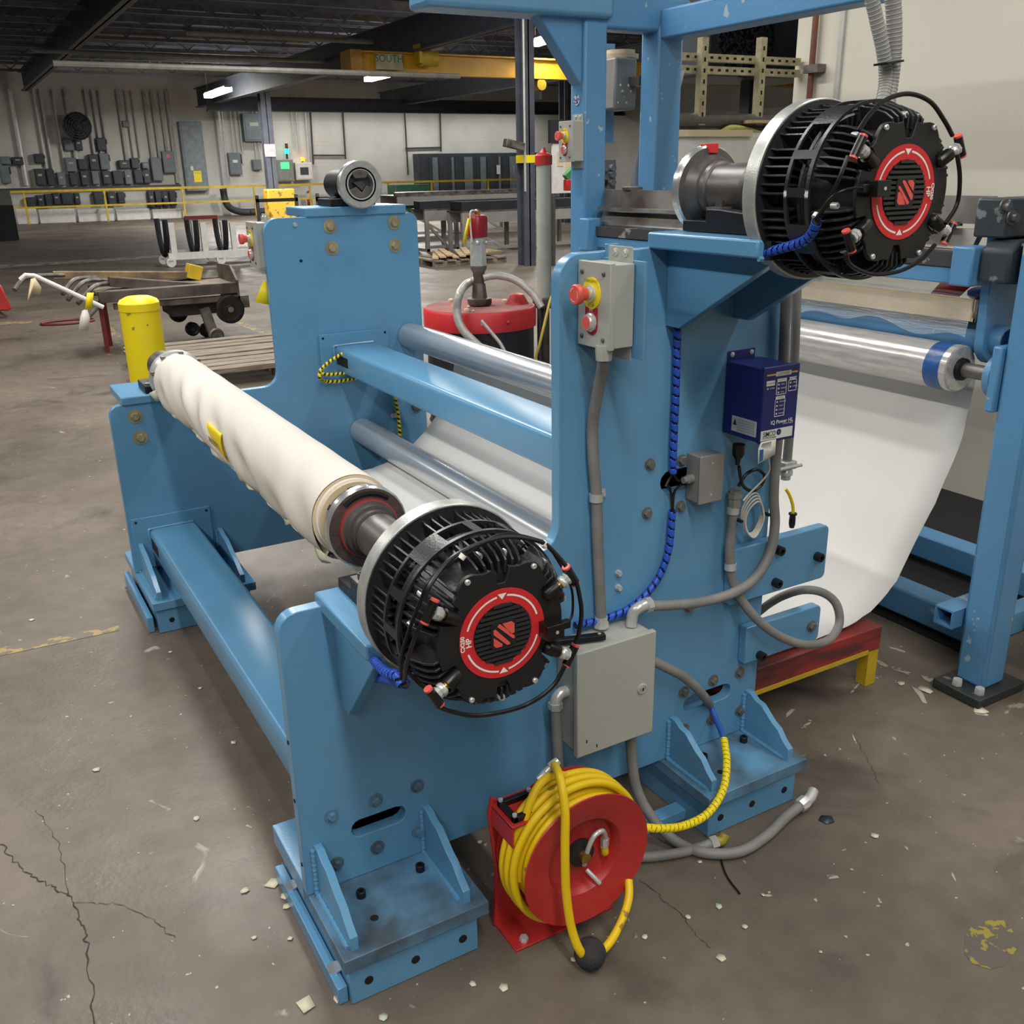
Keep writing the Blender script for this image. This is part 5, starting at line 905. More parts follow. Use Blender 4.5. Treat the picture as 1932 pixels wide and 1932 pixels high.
# side cheek with lobe
obj('side_cheek', MB().prism([(2.60, 1.34), (2.61, 1.07)]+arc(2.68, 1.068, .07, PI, PI*1.95, 10)+[(2.95, 1.12), (2.95, 1.44), (2.60, 1.44)], 'y', 1.755, 1.785), BLUE2, cm, bev=.003)
obj('cheek_block', MB().box(2.515, 1.76, 1.235, 2.60, 1.83, 1.345), BLUE2, cm, bev=.006)
bb_ = obj('bearing_housing', MB().prism([(2.535, 1.25), (2.95, 1.22), (2.95, 1.365), (2.57, 1.365), (2.535, 1.34)], 'y', 1.66, 1.754), M('grimy_housing', (52, 60, 66), .55, .2, 0, 12, .3, 40, rgb2=(120, 128, 130), thr=.62), cm, bev=.01)
obj('bearing_cap', MB().lathe((2.63, 1.66, 1.305), (0, -1, 0), [(0, .05), (.015, .05), (.02, .04), (.08, .035), (.085, .02)], 28), BLKS, bb_); [obj('housing_bolt', MB().hexn((x, 1.66, 1.352), (0, -1, 0), .008, .01), STLW, bb_) for x in (2.58, 2.63, 2.70)]
obj('clamp_plate', MB().box(2.555, 1.70, 1.37, 2.95, 1.80, 1.475), M('grimy_housing', (0, 0, 0)), cm, bev=.006)
for x, z in ((2.50, 1.455), (2.54, 1.425)): obj('clamp_bolt', MB().lathe((x+.03, 1.70, z), (0, -1, 0), [(0, .02), (.004, .02), (.005, .012), (.02, .012)], 16), STLW, cm)
TRO = M('dirty_steel_trough', (150, 146, 142), .5, .4, 0, 5, .3, 30, rgb2=(92, 84, 80))
obj('trough_plate', MB().box(2.63, 1.80, 1.40, 2.645, 3.72, 1.478), TRO, cm, label='upper dirty steel trough plate'); obj('trough_ledge', MB().box(2.58, 1.9, 1.392, 2.645, 3.70, 1.405), TRO, cm); obj('trough_belly', MB().prism([(2.63, 1.385), (2.60, 1.33), (2.62, 1.325), (2.66, 1.385)], 'y', 1.83, 3.72), TRO, cm)
obj('trough_rail', MB().box(2.545, 1.84, 1.285, 2.60, 3.72, 1.325), M('stained_rail', (70, 70, 74), .5, .3, 0, 9, .3, 30, rgb2=(150, 150, 148), thr=.62), cm); obj('blue_crossbar', MB().box(2.55, 1.84, 1.235, 2.61, 3.72, 1.28), BLUE2, cm, bev=.004)
obj('end_bracket', MB().box(2.50, 3.66, 1.22, 2.58, 3.729, 1.36), BLUE2, cm, bev=.006); obj('hand_knob', MB().lathe((2.66, 3.55, 1.43), (0, 0, 1), [(0, .014), (.045, .014), (.048, .045), (.058, .045), (.062, .03)], 18), STLW, cm)
obj('guard_sheet', MB().add([PY(3.93, 1188, 360), PY(3.93, 1232, 150), PY(3.93, 1292, 132), PY(3.93, 1285, 160), PY(3.93, 1248, 330), PY(3.93, 1240, 365)], [(0, 1, 2, 3, 4, 5)]), M('brushed_guard', (186, 188, 194), .45, 0, .08, 8), cm, solid=.004, label='leaning brushed metal guard sheet')
tr = T('paper_tray', 'long tray lined with cream paper under clear film on the coating machine', 'tray', (2.64, 2.6, 1.11)); obj('tray_front', MB().box(2.60, 1.80, 1.125, 2.612, 3.6, 1.19), CREAM, tr, bev=.003); obj('tray_floor', MB().box(2.605, 1.79, 1.125, 2.72, 3.6, 1.135), CREAM, tr); obj('tray_end', MB().box(2.605, 1.785, 1.125, 2.70, 1.795, 1.188), STLW, tr)
rows = []
for i in range(60): y = 1.8+1.7*i/59; rows.append([V((2.70, y, 1.20)), V((2.61, y, 1.198+.003*math.sin(y*30))), V((2.594, y, 1.17)), V((2.593, y, 1.125)), V((2.590+.006*math.sin(y*17), y, 1.10-.025*abs(math.sin(y*4.3))-.012*math.sin(y*23)))])
def film_mat():
    m = bpy.data.materials.new('clear_film'); m.use_nodes = True; nt = m.node_tree; b = nt.nodes['Principled BSDF']; b.inputs['Base Color'].default_value = (.9, .92, .93, 1); b.inputs['Roughness'].default_value = .12; b.inputs['Alpha'].default_value = .22
    n = nt.nodes.new('ShaderNodeTexNoise'); n.inputs['Scale'].default_value = 30; bp = nt.nodes.new('ShaderNodeBump'); bp.inputs['Strength'].default_value = .6; bp.inputs['Distance'].default_value = .01; nt.links.new(n.outputs[0], bp.inputs['Height']); nt.links.new(bp.outputs[0], b.inputs['Normal']); return m
obj('clear_film', MB().sheet(rows), film_mat(), tr, ang=80)
obj('red_card', MB().add([(2.66, 1.89, 1.185), (2.66, 1.99, 1.185), (2.70, 1.96, 1.25), (2.70, 1.85, 1.25)], [(0, 1, 2, 3)]), REDR, tr, solid=.004); obj('blue_bag', MB().ball((2.68, 1.82, 1.20), .05, 14, .45), M('blue_plastic_bag', (30, 70, 160), .3, 0, .2, 20, .8, 30), tr)
estop(2.5225, 3.728, 1.60, 'emergency stop station on the tall blue post of the coating machine')
obj('post_badge', MB().cyl((2.524, 3.785, 1.85), (2.522, 3.785, 1.85), .022, n=20), M('round_badge_print', (196, 196, 206), .5, 0, 0, 90, rgb2=(40, 60, 120), thr=.5), cm)
# red skid under the web
rd = T('red_skid', 'low red skid with a yellow striped leg under the white web', 'skid', (2.0, 2.5, 0)); RSK = M('scuffed_red_skid', (150, 52, 44), .6, 0, 0, 5, .2, 30, rgb2=(72, 44, 46), stretch=(1, 1, 6))
obj('deck', MB().box(1.72, 1.775, .125, 2.345, 3.5, .205), RSK, rd, bev=.003); obj('yellow_edge', MB().box(1.75, 1.772, .120, 2.29, 1.776, .134), YELD, rd); obj('leg', MB().box(2.298, 1.777, .001, 2.342, 1.815, .125), YELD, rd); obj('leg', MB().box(2.295, 3.4, .001, 2.342, 3.5, .125), RSK, rd); obj('leg', MB().box(1.73, 3.4, .001, 1.78, 3.5, .125), RSK, rd)
# things behind the machine
def rbox(name, px0, py0, px1, py1, y, d, mat, label, cat, bev=.006): ym = (py0+py1)/2; a, b = PY(y, px0, ym), PY(y, px1, ym); a.z = PY(y, px0, py1).z; b.z = PY(y, px1, py0).z; t = T(name, label, cat, ((a.x+b.x)/2, y, a.z)); obj('body', MB().box(a.x, y, a.z, b.x, y+d, b.z), mat, t, bev=bev); return t, a, b
t, a, b = rbox('electrical_box', 1160, 108, 1202, 207, 3.95, .16, GRYD, 'grey hinged electrical box with splashed corner behind the blue posts', 'box', .012)
for pz in (.25, .75): obj('latch', MB().box(b.x, 3.99, a.z+(b.z-a.z)*pz-.03, b.x+.012, 4.02, a.z+(b.z-a.z)*pz+.03), YZ, t)
[obj('splash', MB().ball((a.x+.02+.012*k, 3.951, a.z+.03+.025*((k*7) % 4)), .006+.002*(k % 3), 6), M('dried_splash', (196, 190, 172), .8, 0, .2, 30, .9, 40), t) for k in range(7)]; obj('mount_bar', MB().box(b.x-.05, 3.87, a.z+.1, 3.0, 3.95, a.z+.14), STL, t); obj('mount_bar', MB().box(2.94, 3.858, a.z+.1, 3.0, 3.90, a.z+.14), STL, t); obj('blue_back_plate', MB().box(a.x-.01, 4.12, a.z-.14, a.x+.12, 4.14, a.z+.3), BLUE, t)
for k, (r, h) in enumerate(((.085, .018), (.068, .018))): obj('tub_lid', MB().cyl(((a.x+b.x)/2+.03, 4.04, b.z+k*.018), ((a.x+b.x)/2+.03, 4.04, b.z+k*.018+h), r, n=28), CREAM, label=['larger', 'smaller'][k]+' cream plastic tub lid on top of the grey electrical box', cat='lid')
t, a, b = rbox('button_panel', 1129, 300, 1162, 398, 4.02, .12, GRYD, 'tall grey push-button panel between the two blue posts', 'control box', .004)
for k, (u, v, mt, r) in enumerate(((.25, .83, GRYD, .016), (.7, .83, GRYD, .016), (.25, .55, DKP, .014), (.7, .55, GRYD, .016), (.5, .25, REDR, .02), (.7, .70, GRYD, .016))): obj('push_button', MB().cyl((a.x+(b.x-a.x)*u, 4.02, a.z+(b.z-a.z)*v), (a.x+(b.x-a.x)*u, 3.995 if mt != REDR else 3.97, a.z+(b.z-a.z)*v), r, n=16), mt, t)
obj('mount_leg', MB().box(a.x+.03, 4.05, 0, b.x-.03, 4.11, a.z), GRYD, t)
t, a, b = rbox('coater_housing', 1268, 250, 1490, 520, 4.02, .10, WPNT, 'white paper-covered housing behind the upper chuck', 'housing', .02); obj('support', MB().box(a.x, 4.05, 0, b.x, 4.11, a.z+.001), STL, t); obj('paper_edge', MB().box(a.x-.02, 4.0, b.z-.02, a.x+.5, 4.02, b.z+.012), CREAM, t); obj('pipe_run', MB().cyl((a.x, 4.1, b.z+.06), (b.x, 4.1, b.z+.06), .035, n=12), STL, t); obj('green_sling', MB().tube([PY(4.08, 1362, 248), PY(4.06, 1380, 240), PY(4.06, 1410, 244), PY(4.08, 1445, 256)], .012, 8, 6), M('lime_sling', (206, 216, 120), .7), t)
sf = T('strut_frame', 'slotted yellow-zinc strut channel frame bracketed to the cream wall', 'frame', (3.8, 4.15, 1.7))
def strut(p, q, w, ax_):
    m = MB(); ln = (q-p).length; d = (q-p).normalized(); n = int(ln/.05)
    b = obj('strut_channel', MB().bar(p, q, w, .04, (0, 1, 0) if ax_ == 'z' else (0, 1, 0)), YZ, sf)
    for k in range(1, n):
        c = p+d*(ln*k/n)+V((0, -.0205 if True else 0, 0)); hw = (d*.010, V((0, 0, .006)) if ax_ == 'x' else V((.006, 0, 0)))
        obj('slot', MB().add([c-hw[0]-hw[1], c+hw[0]-hw[1], c+hw[0]+hw[1], c-hw[0]+hw[1]], [(0, 1, 2, 3)]), DARK, b)
for py in (108, 131): a, b = PY(4.13, 1262, py-2), PY(4.13, 1480, py+8); strut(V((a.x, 4.13, (a.z+b.z)/2)), V((4.18, 4.13, (a.z+b.z)/2)), .036, 'x')
for px in (1322, 1430): a, b = PY(4.08, px, 236), PY(4.08, px+3, 70); strut(V((a.x, 4.09, a.z)), V((a.x, 4.09, b.z)), .04, 'z')
obj('strut_shelf', MB().box(PY(4.13, 1268, 240).x, 4.1, PY(4.13, 1268, 246).z, 4.18, 4.17, PY(4.13, 1268, 238).z), STLW, sf); obj('wood_strip', MB().box(PY(4.05, 1405, 228).x, 4.0, PY(4.05, 1405, 233).z, 4.19, 4.06, PY(4.05, 1405, 227).z), PINE, sf)
t = T('blower_unit', 'dark blower with mesh intake behind the strut frame', 'blower', PY(5.6, 1385, 90)); q = PY(5.6, 1378, 75); obj('casing', MB().prism([(q.x-.28, q.z-.24), (q.x+.9, q.z-.24), (q.x+.9, q.z+.6), (q.x-.28, q.z+.6)], 'y', 5.5, 6.1), ELECD, t, bev=.02); obj('mesh_intake', MB().cyl((q.x+.05, 5.49, q.z), (q.x+.05, 5.50, q.z), .25, n=28), M('expanded_mesh', (70, 74, 80), .5, .5, 0, 60, 0, 60, rgb2=(18, 18, 20), thr=.5), t); obj('support_leg', MB().box(q.x+.3, 5.7, 0, q.x+.4, 5.8, q.z-.23), ELECD, t)
cp = T('rusty_pipe', 'thin rusty vertical pipe clipped to the end of the cream wall', 'pipe', (4.15, 4.0, 0)); obj('pipe_body', MB().cyl((4.17, 4.02, .3), (4.17, 4.02, 3.2), .016, n=10), M('rusty_pipe', (120, 78, 58), .7, 0, .2, 9), cp); obj('pipe_bracket', MB().box(4.14, 3.95, 2.02, 4.20, 4.05, 2.06), STLW, cp)
t = T('wall_trim_strip', 'pale vertical strip on the cream wall beside the rusty pipe', 'trim', (4.19, 3.85, 0)); obj('strip', MB().box(4.185, 3.84, 0, 4.20, 3.87, 3.3), GALV, t)

# ================================================================= DRUM, PUMP, LIFT POST
dc = CAM+ray(905, 577)*5.07; zt = dc.z; dm = T('glue_drum', 'black steel drum with splashed red lid behind the guide roller', 'drum', (dc.x, dc.y, 0))
obj('drum_body', MB().lathe((dc.x, dc.y, 0), (0, 0, 1), [(0, .275), (.01, .285), (.28, .285), (.29, .292), (.30, .285), (.58, .285), (.59, .292), (.60, .285), (zt-.09, .285)], 48), M('black_drum', (28, 29, 34), .35, 0, .1, 4), dm)
ld = obj('red_lid', MB().lathe((dc.x, dc.y, zt-.10), (0, 0, 1), [(0, .298), (.088, .298), (.10, .290), (.10, .001)], 56, cap=False), M('splashed_red_lid', (196, 40, 46), .45, 0, 0, 16, .1, 60, rgb2=(222, 170, 165), thr=.68), dm); obj('lid_dust', MB().cyl((dc.x, dc.y, zt), (dc.x, dc.y, zt+.0015), .284, n=48), M('dusty_lid_top', (150, 92, 88), .8, 0, .15, 8), ld)
obj('red_horn', MB().lathe((dc.x+.20, dc.y-.05, zt), (0, 0, 1), [(0, .065), (.05, .035), (.055, .02)], 20), RED, ld); obj('lid_knob', MB().ball((dc.x+.0, dc.y-.30, zt-.05), .012, 8), RED, ld)
for k in range(7): a = random.uniform(0, 6.3); r = random.uniform(.1, .26); obj('glue_crumb', MB().ball((dc.x+r*math.cos(a), dc.y+r*math.sin(a), zt+.008), random.uniform(.008, .022), 6, .6), CREAM, ld)
S_ = 1/357; pm = T('transfer_pump', 'silver transfer pump with red cylinder head standing on the drum lid', 'pump', (dc.x, dc.y, zt)); Z0 = zt
def zz(py): return Z0+(562-py)*S_
lv = lambda m, prof, n=24: m.lathe((dc.x, dc.y, 0), (0, 0, 1), [(zz(py), r*1.22) for py, r in prof], n)
obj('base_flange', lv(MB(), [(560, .05), (556, .055), (548, .055), (546, .035), (520, .028)], 8), STLW, pm); obj('lower_body', lv(MB(), [(522, .022), (500, .026), (495, .034), (488, .036)], 12), STLW, pm); obj('pump_barrel', lv(MB(), [(488, .036), (437, .034)], 8), ZINC, pm)
obj('red_cylinder', lv(MB(), [(437, .041), (404, .043), (399, .038), (397, .02)], 28), M('pump_red', (140, 26, 36), .3, 0, .05), pm); obj('brass_valve', lv(MB(), [(397, .012), (390, .012), (388, .008)], 8), BRASS, pm)
obj('air_lead', MB().tube([(dc.x, dc.y-.01, zz(391)), (dc.x-.04, dc.y-.01, zz(391)), (dc.x-.05, dc.y-.02, zz(410)), (dc.x-.05, dc.y-.03, zz(445))], .005, 6, 6), WCAB, pm); obj('yellow_tag', MB().add([(dc.x-.055, dc.y-.03, zz(404)), (dc.x-.07, dc.y-.03, zz(402)), (dc.x-.11, dc.y-.04, zz(445)), (dc.x-.095, dc.y-.04, zz(447))], [(0, 1, 2, 3)]), YEL, pm, solid=.003)
for dx, r in ((-.02, .013), (.03, .010)): obj('side_cap', MB().ball((dc.x+dx, dc.y-.036, zz(446)), r, 10), ZINC, pm)
obj('side_nipple', MB().cyl((dc.x+.02, dc.y-.03, zz(446)), (dc.x+.075, dc.y-.03, zz(445)), .007, n=8), ZINC, pm)
CLH = M('clear_braided_hose', (176, 172, 166), .35, .1, .12, 20)
def dp(px, py, k=5.05): return CAM+ray(px, py)*k
for pts, r, lb, k in ((((905, 528), (885, 533), (868, 552), (862, 585), (872, 620), (905, 655), (940, 690)), .021, 'clear braided hose drooping from the pump over the front of the drum', 4.75), (((912, 524), (940, 520), (975, 530), (1005, 555), (1022, 580)), .019, 'clear braided hose from the pump to the lift post', 5.0), (((908, 605), (925, 625), (945, 650), (960, 680)), .009, 'thin pale glue spatula lance leaning on the front of the drum', 4.7)):
    obj('hose', MB().tube([dp(px, py, k+(.28 if i < 2 and k < 4.9 and r > .01 else 0)) for i, (px, py) in enumerate(pts)], r, 10, 8), CLH, label=lb, cat='hose')
lp = CAM+ray(1027, 560)*5.22; ls = T('drum_lift_post', 'pale steel lift post with red cap beside the drum', 'post', (lp.x, lp.y, 0)); ztop = (CAM+ray(1027, 300)*5.2).z
obj('outer_tube', MB().cyl((lp.x, lp.y, lp.z), (lp.x, lp.y, ztop), .039, n=24), M('pale_green_steel', (178, 182, 172), .4, .15, .08, 6), ls); obj('red_cap', MB().lathe((lp.x, lp.y, ztop-.03), (0, 0, 1), [(0, .045), (.045, .045), (.055, .036), (.06, .02), (.075, .01), (.085, .006)], 24), RED, ls); obj('inner_rod', MB().cyl((lp.x, lp.y, 0), (lp.x, lp.y, lp.z), .028, n=16), STLW, ls); obj('clamp_collar', MB().box(lp.x-.05, lp.y-.05, lp.z-.06, lp.x+.05, lp.y+.05, lp.z+.0), STLW, ls, bev=.01); obj('side_rod', MB().cyl((lp.x+.06, lp.y, 0), (lp.x+.06, lp.y, lp.z+.04), .016, n=10), STLW, ls); obj('side_rod', MB().cyl((lp.x-.045, lp.y-.02, 0), (lp.x-.045, lp.y-.02, lp.z-.05), .013, n=10), STL, ls); obj('base', MB().box(lp.x-.09, lp.y-.08, 0, lp.x+.12, lp.y+.1, .02), STL, ls)
obj('air_line', MB().tube([dp(1052, 545, 4.9), dp(1040, 562, 4.88), dp(1030, 600, 4.88), dp(1018, 650, 4.9), dp(1008, 690, 4.95), dp(1003, 760, 5.0), PZ(.01, 990, 900)], .007, 8, 8), M('dirty_yellow_line', (196, 168, 70), .5), label='dirty yellow air line hanging in front of the lift post', cat='hose')

# ================================================================= THINGS STANDING IN THE HALL
bc = CAM+ray(262, 575)*5.3; t = T('bollard', 'yellow safety bollard standing behind the fabric roll', 'bollard', (bc.x, bc.y, 0)); r = .106
obj('sleeve', MB().lathe((bc.x, bc.y, 0), (0, 0, 1), [(0, r), (bc.z-.03, r), (bc.z-.028, r+.003), (bc.z+.012, r+.003)], 40), YEL, t); obj('domed_cap', MB().lathe((bc.x, bc.y, bc.z+.012), (0, 0, 1), [(0, r+.003), (.018, r*.93), (.034, r*.6), (.04, .001)], 40, cap=False), YEL, t)
for px, py, s in ((240, 590, .018), (245, 622, .01), (286, 616, .006)):
    q = CAM+ray(px, py)*5.2; d = (V((q.x, q.y, 0))-V((bc.x, bc.y, 0))).normalized(); q = V((bc.x, bc.y, q.z))+d*(r+.0008); tn = V((-d.y, d.x, 0)); obj('scuff_mark', MB().add([q+tn*s+V((0, 0, s)), q-tn*s+V((0, 0, s*.3)), q-tn*s*.5-V((0, 0, s*1.2)), q+tn*s*.6-V((0, 0, s*.6))], [(0, 1, 2, 3)]), M('scuff_grey', (150, 140, 70), .7), t)
# board stack behind the stand
t = T('board_stack', 'low stack of weathered boards on the floor behind the stand', 'boards', (2.2, 8.3, 0))
for k in range(9):
    y = 7.55+k*.175; obj('board', MB().box(1.2+random.uniform(-.05, .05), y, .10, 3.3, y+.13, .135+random.uniform(0, .008)), WOOD, t, bev=.003)
for x in (1.4, 2.2, 3.0): obj('bearer', MB().box(x, 7.55, .0, x+.09, 9.1, .10), WOOD, t)
# platform truck with pipes
yv = 9.6
def cp_(px, py, y=yv): return PY(y, px, py)
t = T('platform_truck', 'worn steel platform truck with caster wheels behind the bollard', 'cart', (1.9, yv, 0)); a, b = cp_(186, 556), cp_(452, 556)
zd = (a.z+b.z)/2; CART = M('worn_cart_steel', (104, 92, 86), .6, .2, 0, 5, .3, 20, rgb2=(60, 53, 50))
obj('deck_frame', MB().box(a.x, yv, zd-.03, b.x, yv+.06, zd+.07), CART, t, bev=.004); obj('deck_frame', MB().box(a.x, yv+.64, zd-.03, b.x, yv+.7, zd+.07), CART, t, bev=.004)
for k in range(6): obj('deck_board', MB().box(a.x, yv+.07+k*.095, zd+.03, b.x-.02, yv+.155+k*.095, zd+.058), WOOD, t, bev=.003)
obj('under_frame_and_shade', MB().box(a.x+.12, yv+.02, zd-.10, b.x-.02, yv+.08, zd-.05), CART, t); obj('under_frame_and_shade', MB().box(cp_(250, 0).x, yv+.1, zd-.22, b.x-.12, yv+.6, zd-.12), M('under_deck_shade', (40, 36, 34), .7), t)  # second, darker box stands in for the shadow below the deck
obj('end_panel', MB().prism([(yv-.01, zd-.16), (yv+.7, zd-.16), (yv+.7, zd+.20), (yv+.2, zd+.22), (yv-.01, zd+.09)], 'x', b.x-.02, b.x+.0), CART, t)
for px, py, r, dy in ((433, 583, .135, -.05), (407, 632, .072, -.02), (388, 622, .07, .5), (335, 590, .09, .5), (362, 620, .07, .45)):
    c = cp_(px, py, yv+dy); c.z = max(c.z, r+.001); w = obj('wheel', MB().lathe((c.x, c.y-.05, c.z), (0, 1, 0), [(0, r*.3), (.004, r*.32), (.004, r*.72), (0, r*.8), (.008, r), (.05, r), (.06, r*.8), (.06, r*.3)], 32), RUB if r > .1 or dy > 0 else STLW, t); obj('hub', MB().cyl((c.x, c.y-.06, c.z), (c.x, c.y+.02, c.z), r*.2, n=14), STLW, w)
obj('caster_fork', MB().bar(cp_(385, 582), cp_(403, 630), .09, .07, (0, 1, 0)), STLW, t); obj('caster_plate', MB().box(cp_(374, 0).x, yv-.01, cp_(380, 587).z, cp_(408, 0).x, yv+.06, zd-.06), STLW, t)
for px, yy in ((196, .1), (204, .5)): c = cp_(px, 640, yv+yy); obj('leg', MB().box(c.x, yv+yy, 0.0, c.x+.035, yv+yy+.035, zd-.02), REDD, t)
obj('tow_ring', MB().tube([PZ(.015, 128, 607)+V((.28*math.cos(k*PI/6), .16*math.sin(k*PI/6), 0)) for k in range(12)], .014, 6, 3, True), REDD, label='dark red ring lying on the floor left of the bollard', cat='ring')
TIM = M('stained_timber', (150, 124, 86), .8, 0, 0, 6, .3, 30, rgb2=(90, 78, 64))
for i, (p, q, w, h, y0, mt, lb) in enumerate([((100, 519), (372, 519), .10, .07, .62, TIM, 'long stained beam along the back of the platform truck'), ((205, 531), (412, 545), .12, .09, .3, CART, 'thick worn steel channel lying across the platform truck deck'), ((352, 510), (378, 516), .16, .14, .62, YELD, 'yellow painted beam end on the back of the platform truck')]):
    obj('steel_beam', MB().bar(PY(yv+y0, *p), PY(yv+y0, *q), w, h), mt, label=lb, cat='beam', bev=.006)
obj('handle_rod', MB().tube([PY(yv-.14, 38, 528), PY(yv-.14, 48, 519), PY(yv-.14, 64, 520), PY(yv-.14, 195, 580)], .02, 8, 0), WPNT, label='long white rod tied across the pipe ends left of the bollard', cat='rod')
for i, (p, m_, q) in enumerate([((27, 547), (52, 523), (120, 519)), ((128, 566), (158, 532), (200, 529)), ((147, 573), (178, 540), (215, 534)), ((155, 612), (186, 577), (205, 560)), ((118, 555), (140, 528), (180, 524))]):
    obj('bent_pipe', MB().tube([PY(yv-.12, *p), PY(yv+.05, *m_), PY(yv+.4, *q)], .02, 8, 5), STLW, label=['bent steel pipe end at far left beyond the bollard', 'bent steel pipe end above the red legs, left one', 'bent steel pipe end above the red legs, right one', 'bent steel pipe pointing down beside the hanging white tag', 'short dark bent pipe end behind the white rod'][i], cat='pipe')
for i, (pts, mt) in enumerate([([(155, 586), (164, 582), (170, 600), (166, 624), (148, 624), (151, 600)], WPNT), ([(58, 526), (66, 524), (78, 542), (76, 556), (60, 553), (54, 570), (52, 565)], CREAM), ([(164, 552), (177, 552), (173, 582), (160, 585)], YEL)]):
    obj('paper_tag', MB().add([PY(yv-.16, *p) for p in pts], [tuple(range(len(pts)))]), mt, label=['white paper tag hanging from the lowest pipe end', 'pale paper tag on the far left pipe', 'yellowish paper tag hanging between the pipe ends'][i], cat='tag', solid=.002)
obj('yellow_flag', MB().add([PY(3.76, *p) for p in ((496, 531), (512, 531), (512, 576), (481, 570))], [(0, 1, 2, 3)]), YEL, label='yellow tag sticking out behind the far side plate', cat='tag', solid=.002)
# white dolly with curved saddles
yd = 18.3; D_ = lambda px, py: PY(yd, px, py); t = T('white_dolly', 'white steel dolly with black curved saddles behind the platform truck', 'dolly', (D_(400, 480).x, yd, 0)); x0, x1 = D_(318, 480).x, D_(505, 480).x; zf = D_(400, 480).z
for yy in (yd, yd+.7): obj('side_rail', MB().box(x0, yy, zf-.06, x1, yy+.07, zf+.06), WPNT, t)
for px in (326, 386, 442, 500):
    for yy in (yd, yd+.7): x = D_(px, 450).x; obj('post', MB().box(x-.05, yy, zf+.06, x+.05, yy+.07, D_(px, 420).z), WPNT, t)
for px in (312, 370, 425): x = D_(px, 430).x; c = V((x, yd+.35, D_(px, 415).z)); obj('saddle', MB().tube([c+V((0, .36*math.cos(PI+PI*k/8), .62*math.sin(PI+PI*k/8))) for k in range(9)], .05, 6, 2), DKP, t)
obj('cross_bar', MB().box(D_(305, 0).x, yd+.34, D_(340, 417).z, D_(372, 0).x, yd+.42, D_(340, 410).z), REDD, t)
for px, yy in ((323, yd), (418, yd), (323, yd+.7), (418, yd+.7)): x = D_(px, 495).x; w = obj('caster', MB().lathe((x, yy-.02, .086), (0, 1, 0), [(0, .03), (0, .085), (.06, .085), (.06, .03)], 20), WPNT, t); obj('fork', MB().box(x-.04, yy-.03, .10, x+.04, yy+.06, zf-.06), GALV, w)
# red machine corner, dark cabinet on the left edge
p = PY(13, 2, 560); t = T('red_jack', 'red jack stand cut off by the left edge', 'jack', (p.x-.2, 13, 0)); obj('body', MB().prism([(p.x-.5, p.z-.12), (p.x+.05, p.z-.16), (p.x+.09, p.z-.13), (p.x+.02, p.z+.14), (p.x-.1, p.z+.2), (p.x-.5, p.z+.2)], 'y', 12.9, 13.1), RED, t, bev=.02); obj('leg', MB().bar((p.x-.15, 13, p.z-.1), (p.x+.02, 13, 0.01), .03, .03), M('rusty_pipe', (0, 0, 0)), t)
a, b = PY(29, -30, 450), PY(29, 20, 362); t = T('dark_cabinet', 'dark cabinet with pale top box at the left edge by the railing', 'cabinet', (a.x, 29, 0)); obj('body', MB().box(a.x-.5, 29, 0, b.x, 29.7, PY(29, 10, 388).z), M('dark_cabinet_paint', (36, 38, 46), .6), t); obj('top_box', MB().box(b.x-.3, 29, PY(29, 10, 388).z, b.x, 29.4, PY(29, 10, 360).z), GRYD, t, bev=.02)
# steel tables and bar stock
def table(px0, px1, y, ztop_px, lab, depth=1.0):
    x0, x1 = PY(y, px0, 420).x, PY(y, px1, 420).x; z = PY(y, px0, ztop_px).z; t = T('steel_table', lab, 'table', ((x0+x1)/2, y, 0)); TB = M('grey_table_steel', (150, 148, 142), .55, .2, .08, 4)
    obj('apron', MB().box(x0, y, z-.2, x1, y+.06, z), TB, t); obj('apron', MB().box(x0, y+depth, z-.2, x1, y+depth+.06, z), TB, t); obj('top_plate', MB().box(x0, y, z, x1, y+depth+.06, z+.03), STLW, t)
    n = max(2, int((x1-x0)/1.25)+1)
    for k in range(n):
        x = x0+.05+(x1-x0-.1)*k/(n-1)
        for yy in (y, y+depth): obj('leg', MB().box(x-.04, yy, 0, x+.04, yy+.06, z-.2), TB, t)
        if k < n-1: xn = x0+.05+(x1-x0-.1)*(k+1)/(n-1); obj('brace', MB().bar((x, y+.03, z-.25), (x+(xn-x)*.7, y+.03, .06), .05, .05, (0, 1, 0)), TB, t)
        obj('foot_rail', MB().box(x-.03, y, .0, x+.03, y+depth, .05), TB, t)
    obj('low_rail', MB().box(x0, y+.01, .05, x1, y+.05, .11), TB, t)
    return x0, x1, z
x0, x1, z = table(802, 866, 18.2, 398, 'front grey steel table with diagonal braces left of the pump', .6); obj('bar_stock', MB().box(x0-.05, 18.3, z+.03, x1+2.5, 18.6, z+.18), DKP, label='dark steel bar stock lying on the front table', cat='bar')
x0, x1, z = table(872, 1090, 17.3, 402, 'long grey steel table with diagonal braces behind the pump', .6); obj('bar_stock', MB().box(x0+.05, 17.4, z+.03, x1+.4, 17.9, z+.2), DKP, label='dark steel bar stock lying on the long table', cat='bar')
x0, x1, z = table(752, 985, 22.5, 372, 'rear grey steel table in front of the switchgear lineup'); 
for k in range(4): obj('flat_bar', MB().box(x0+k*.1, 22.6+k*.2, z+.03, x1+.5, 22.72+k*.2, z+.10), STLW, label=['frontmost', 'second', 'third', 'rearmost'][k]+' long pale flat bar lying on the rear steel table', cat='bar', group='flat bars on the rear table')
a, b = PY(29.5, 484, 388), PY(29.5, 563, 398)
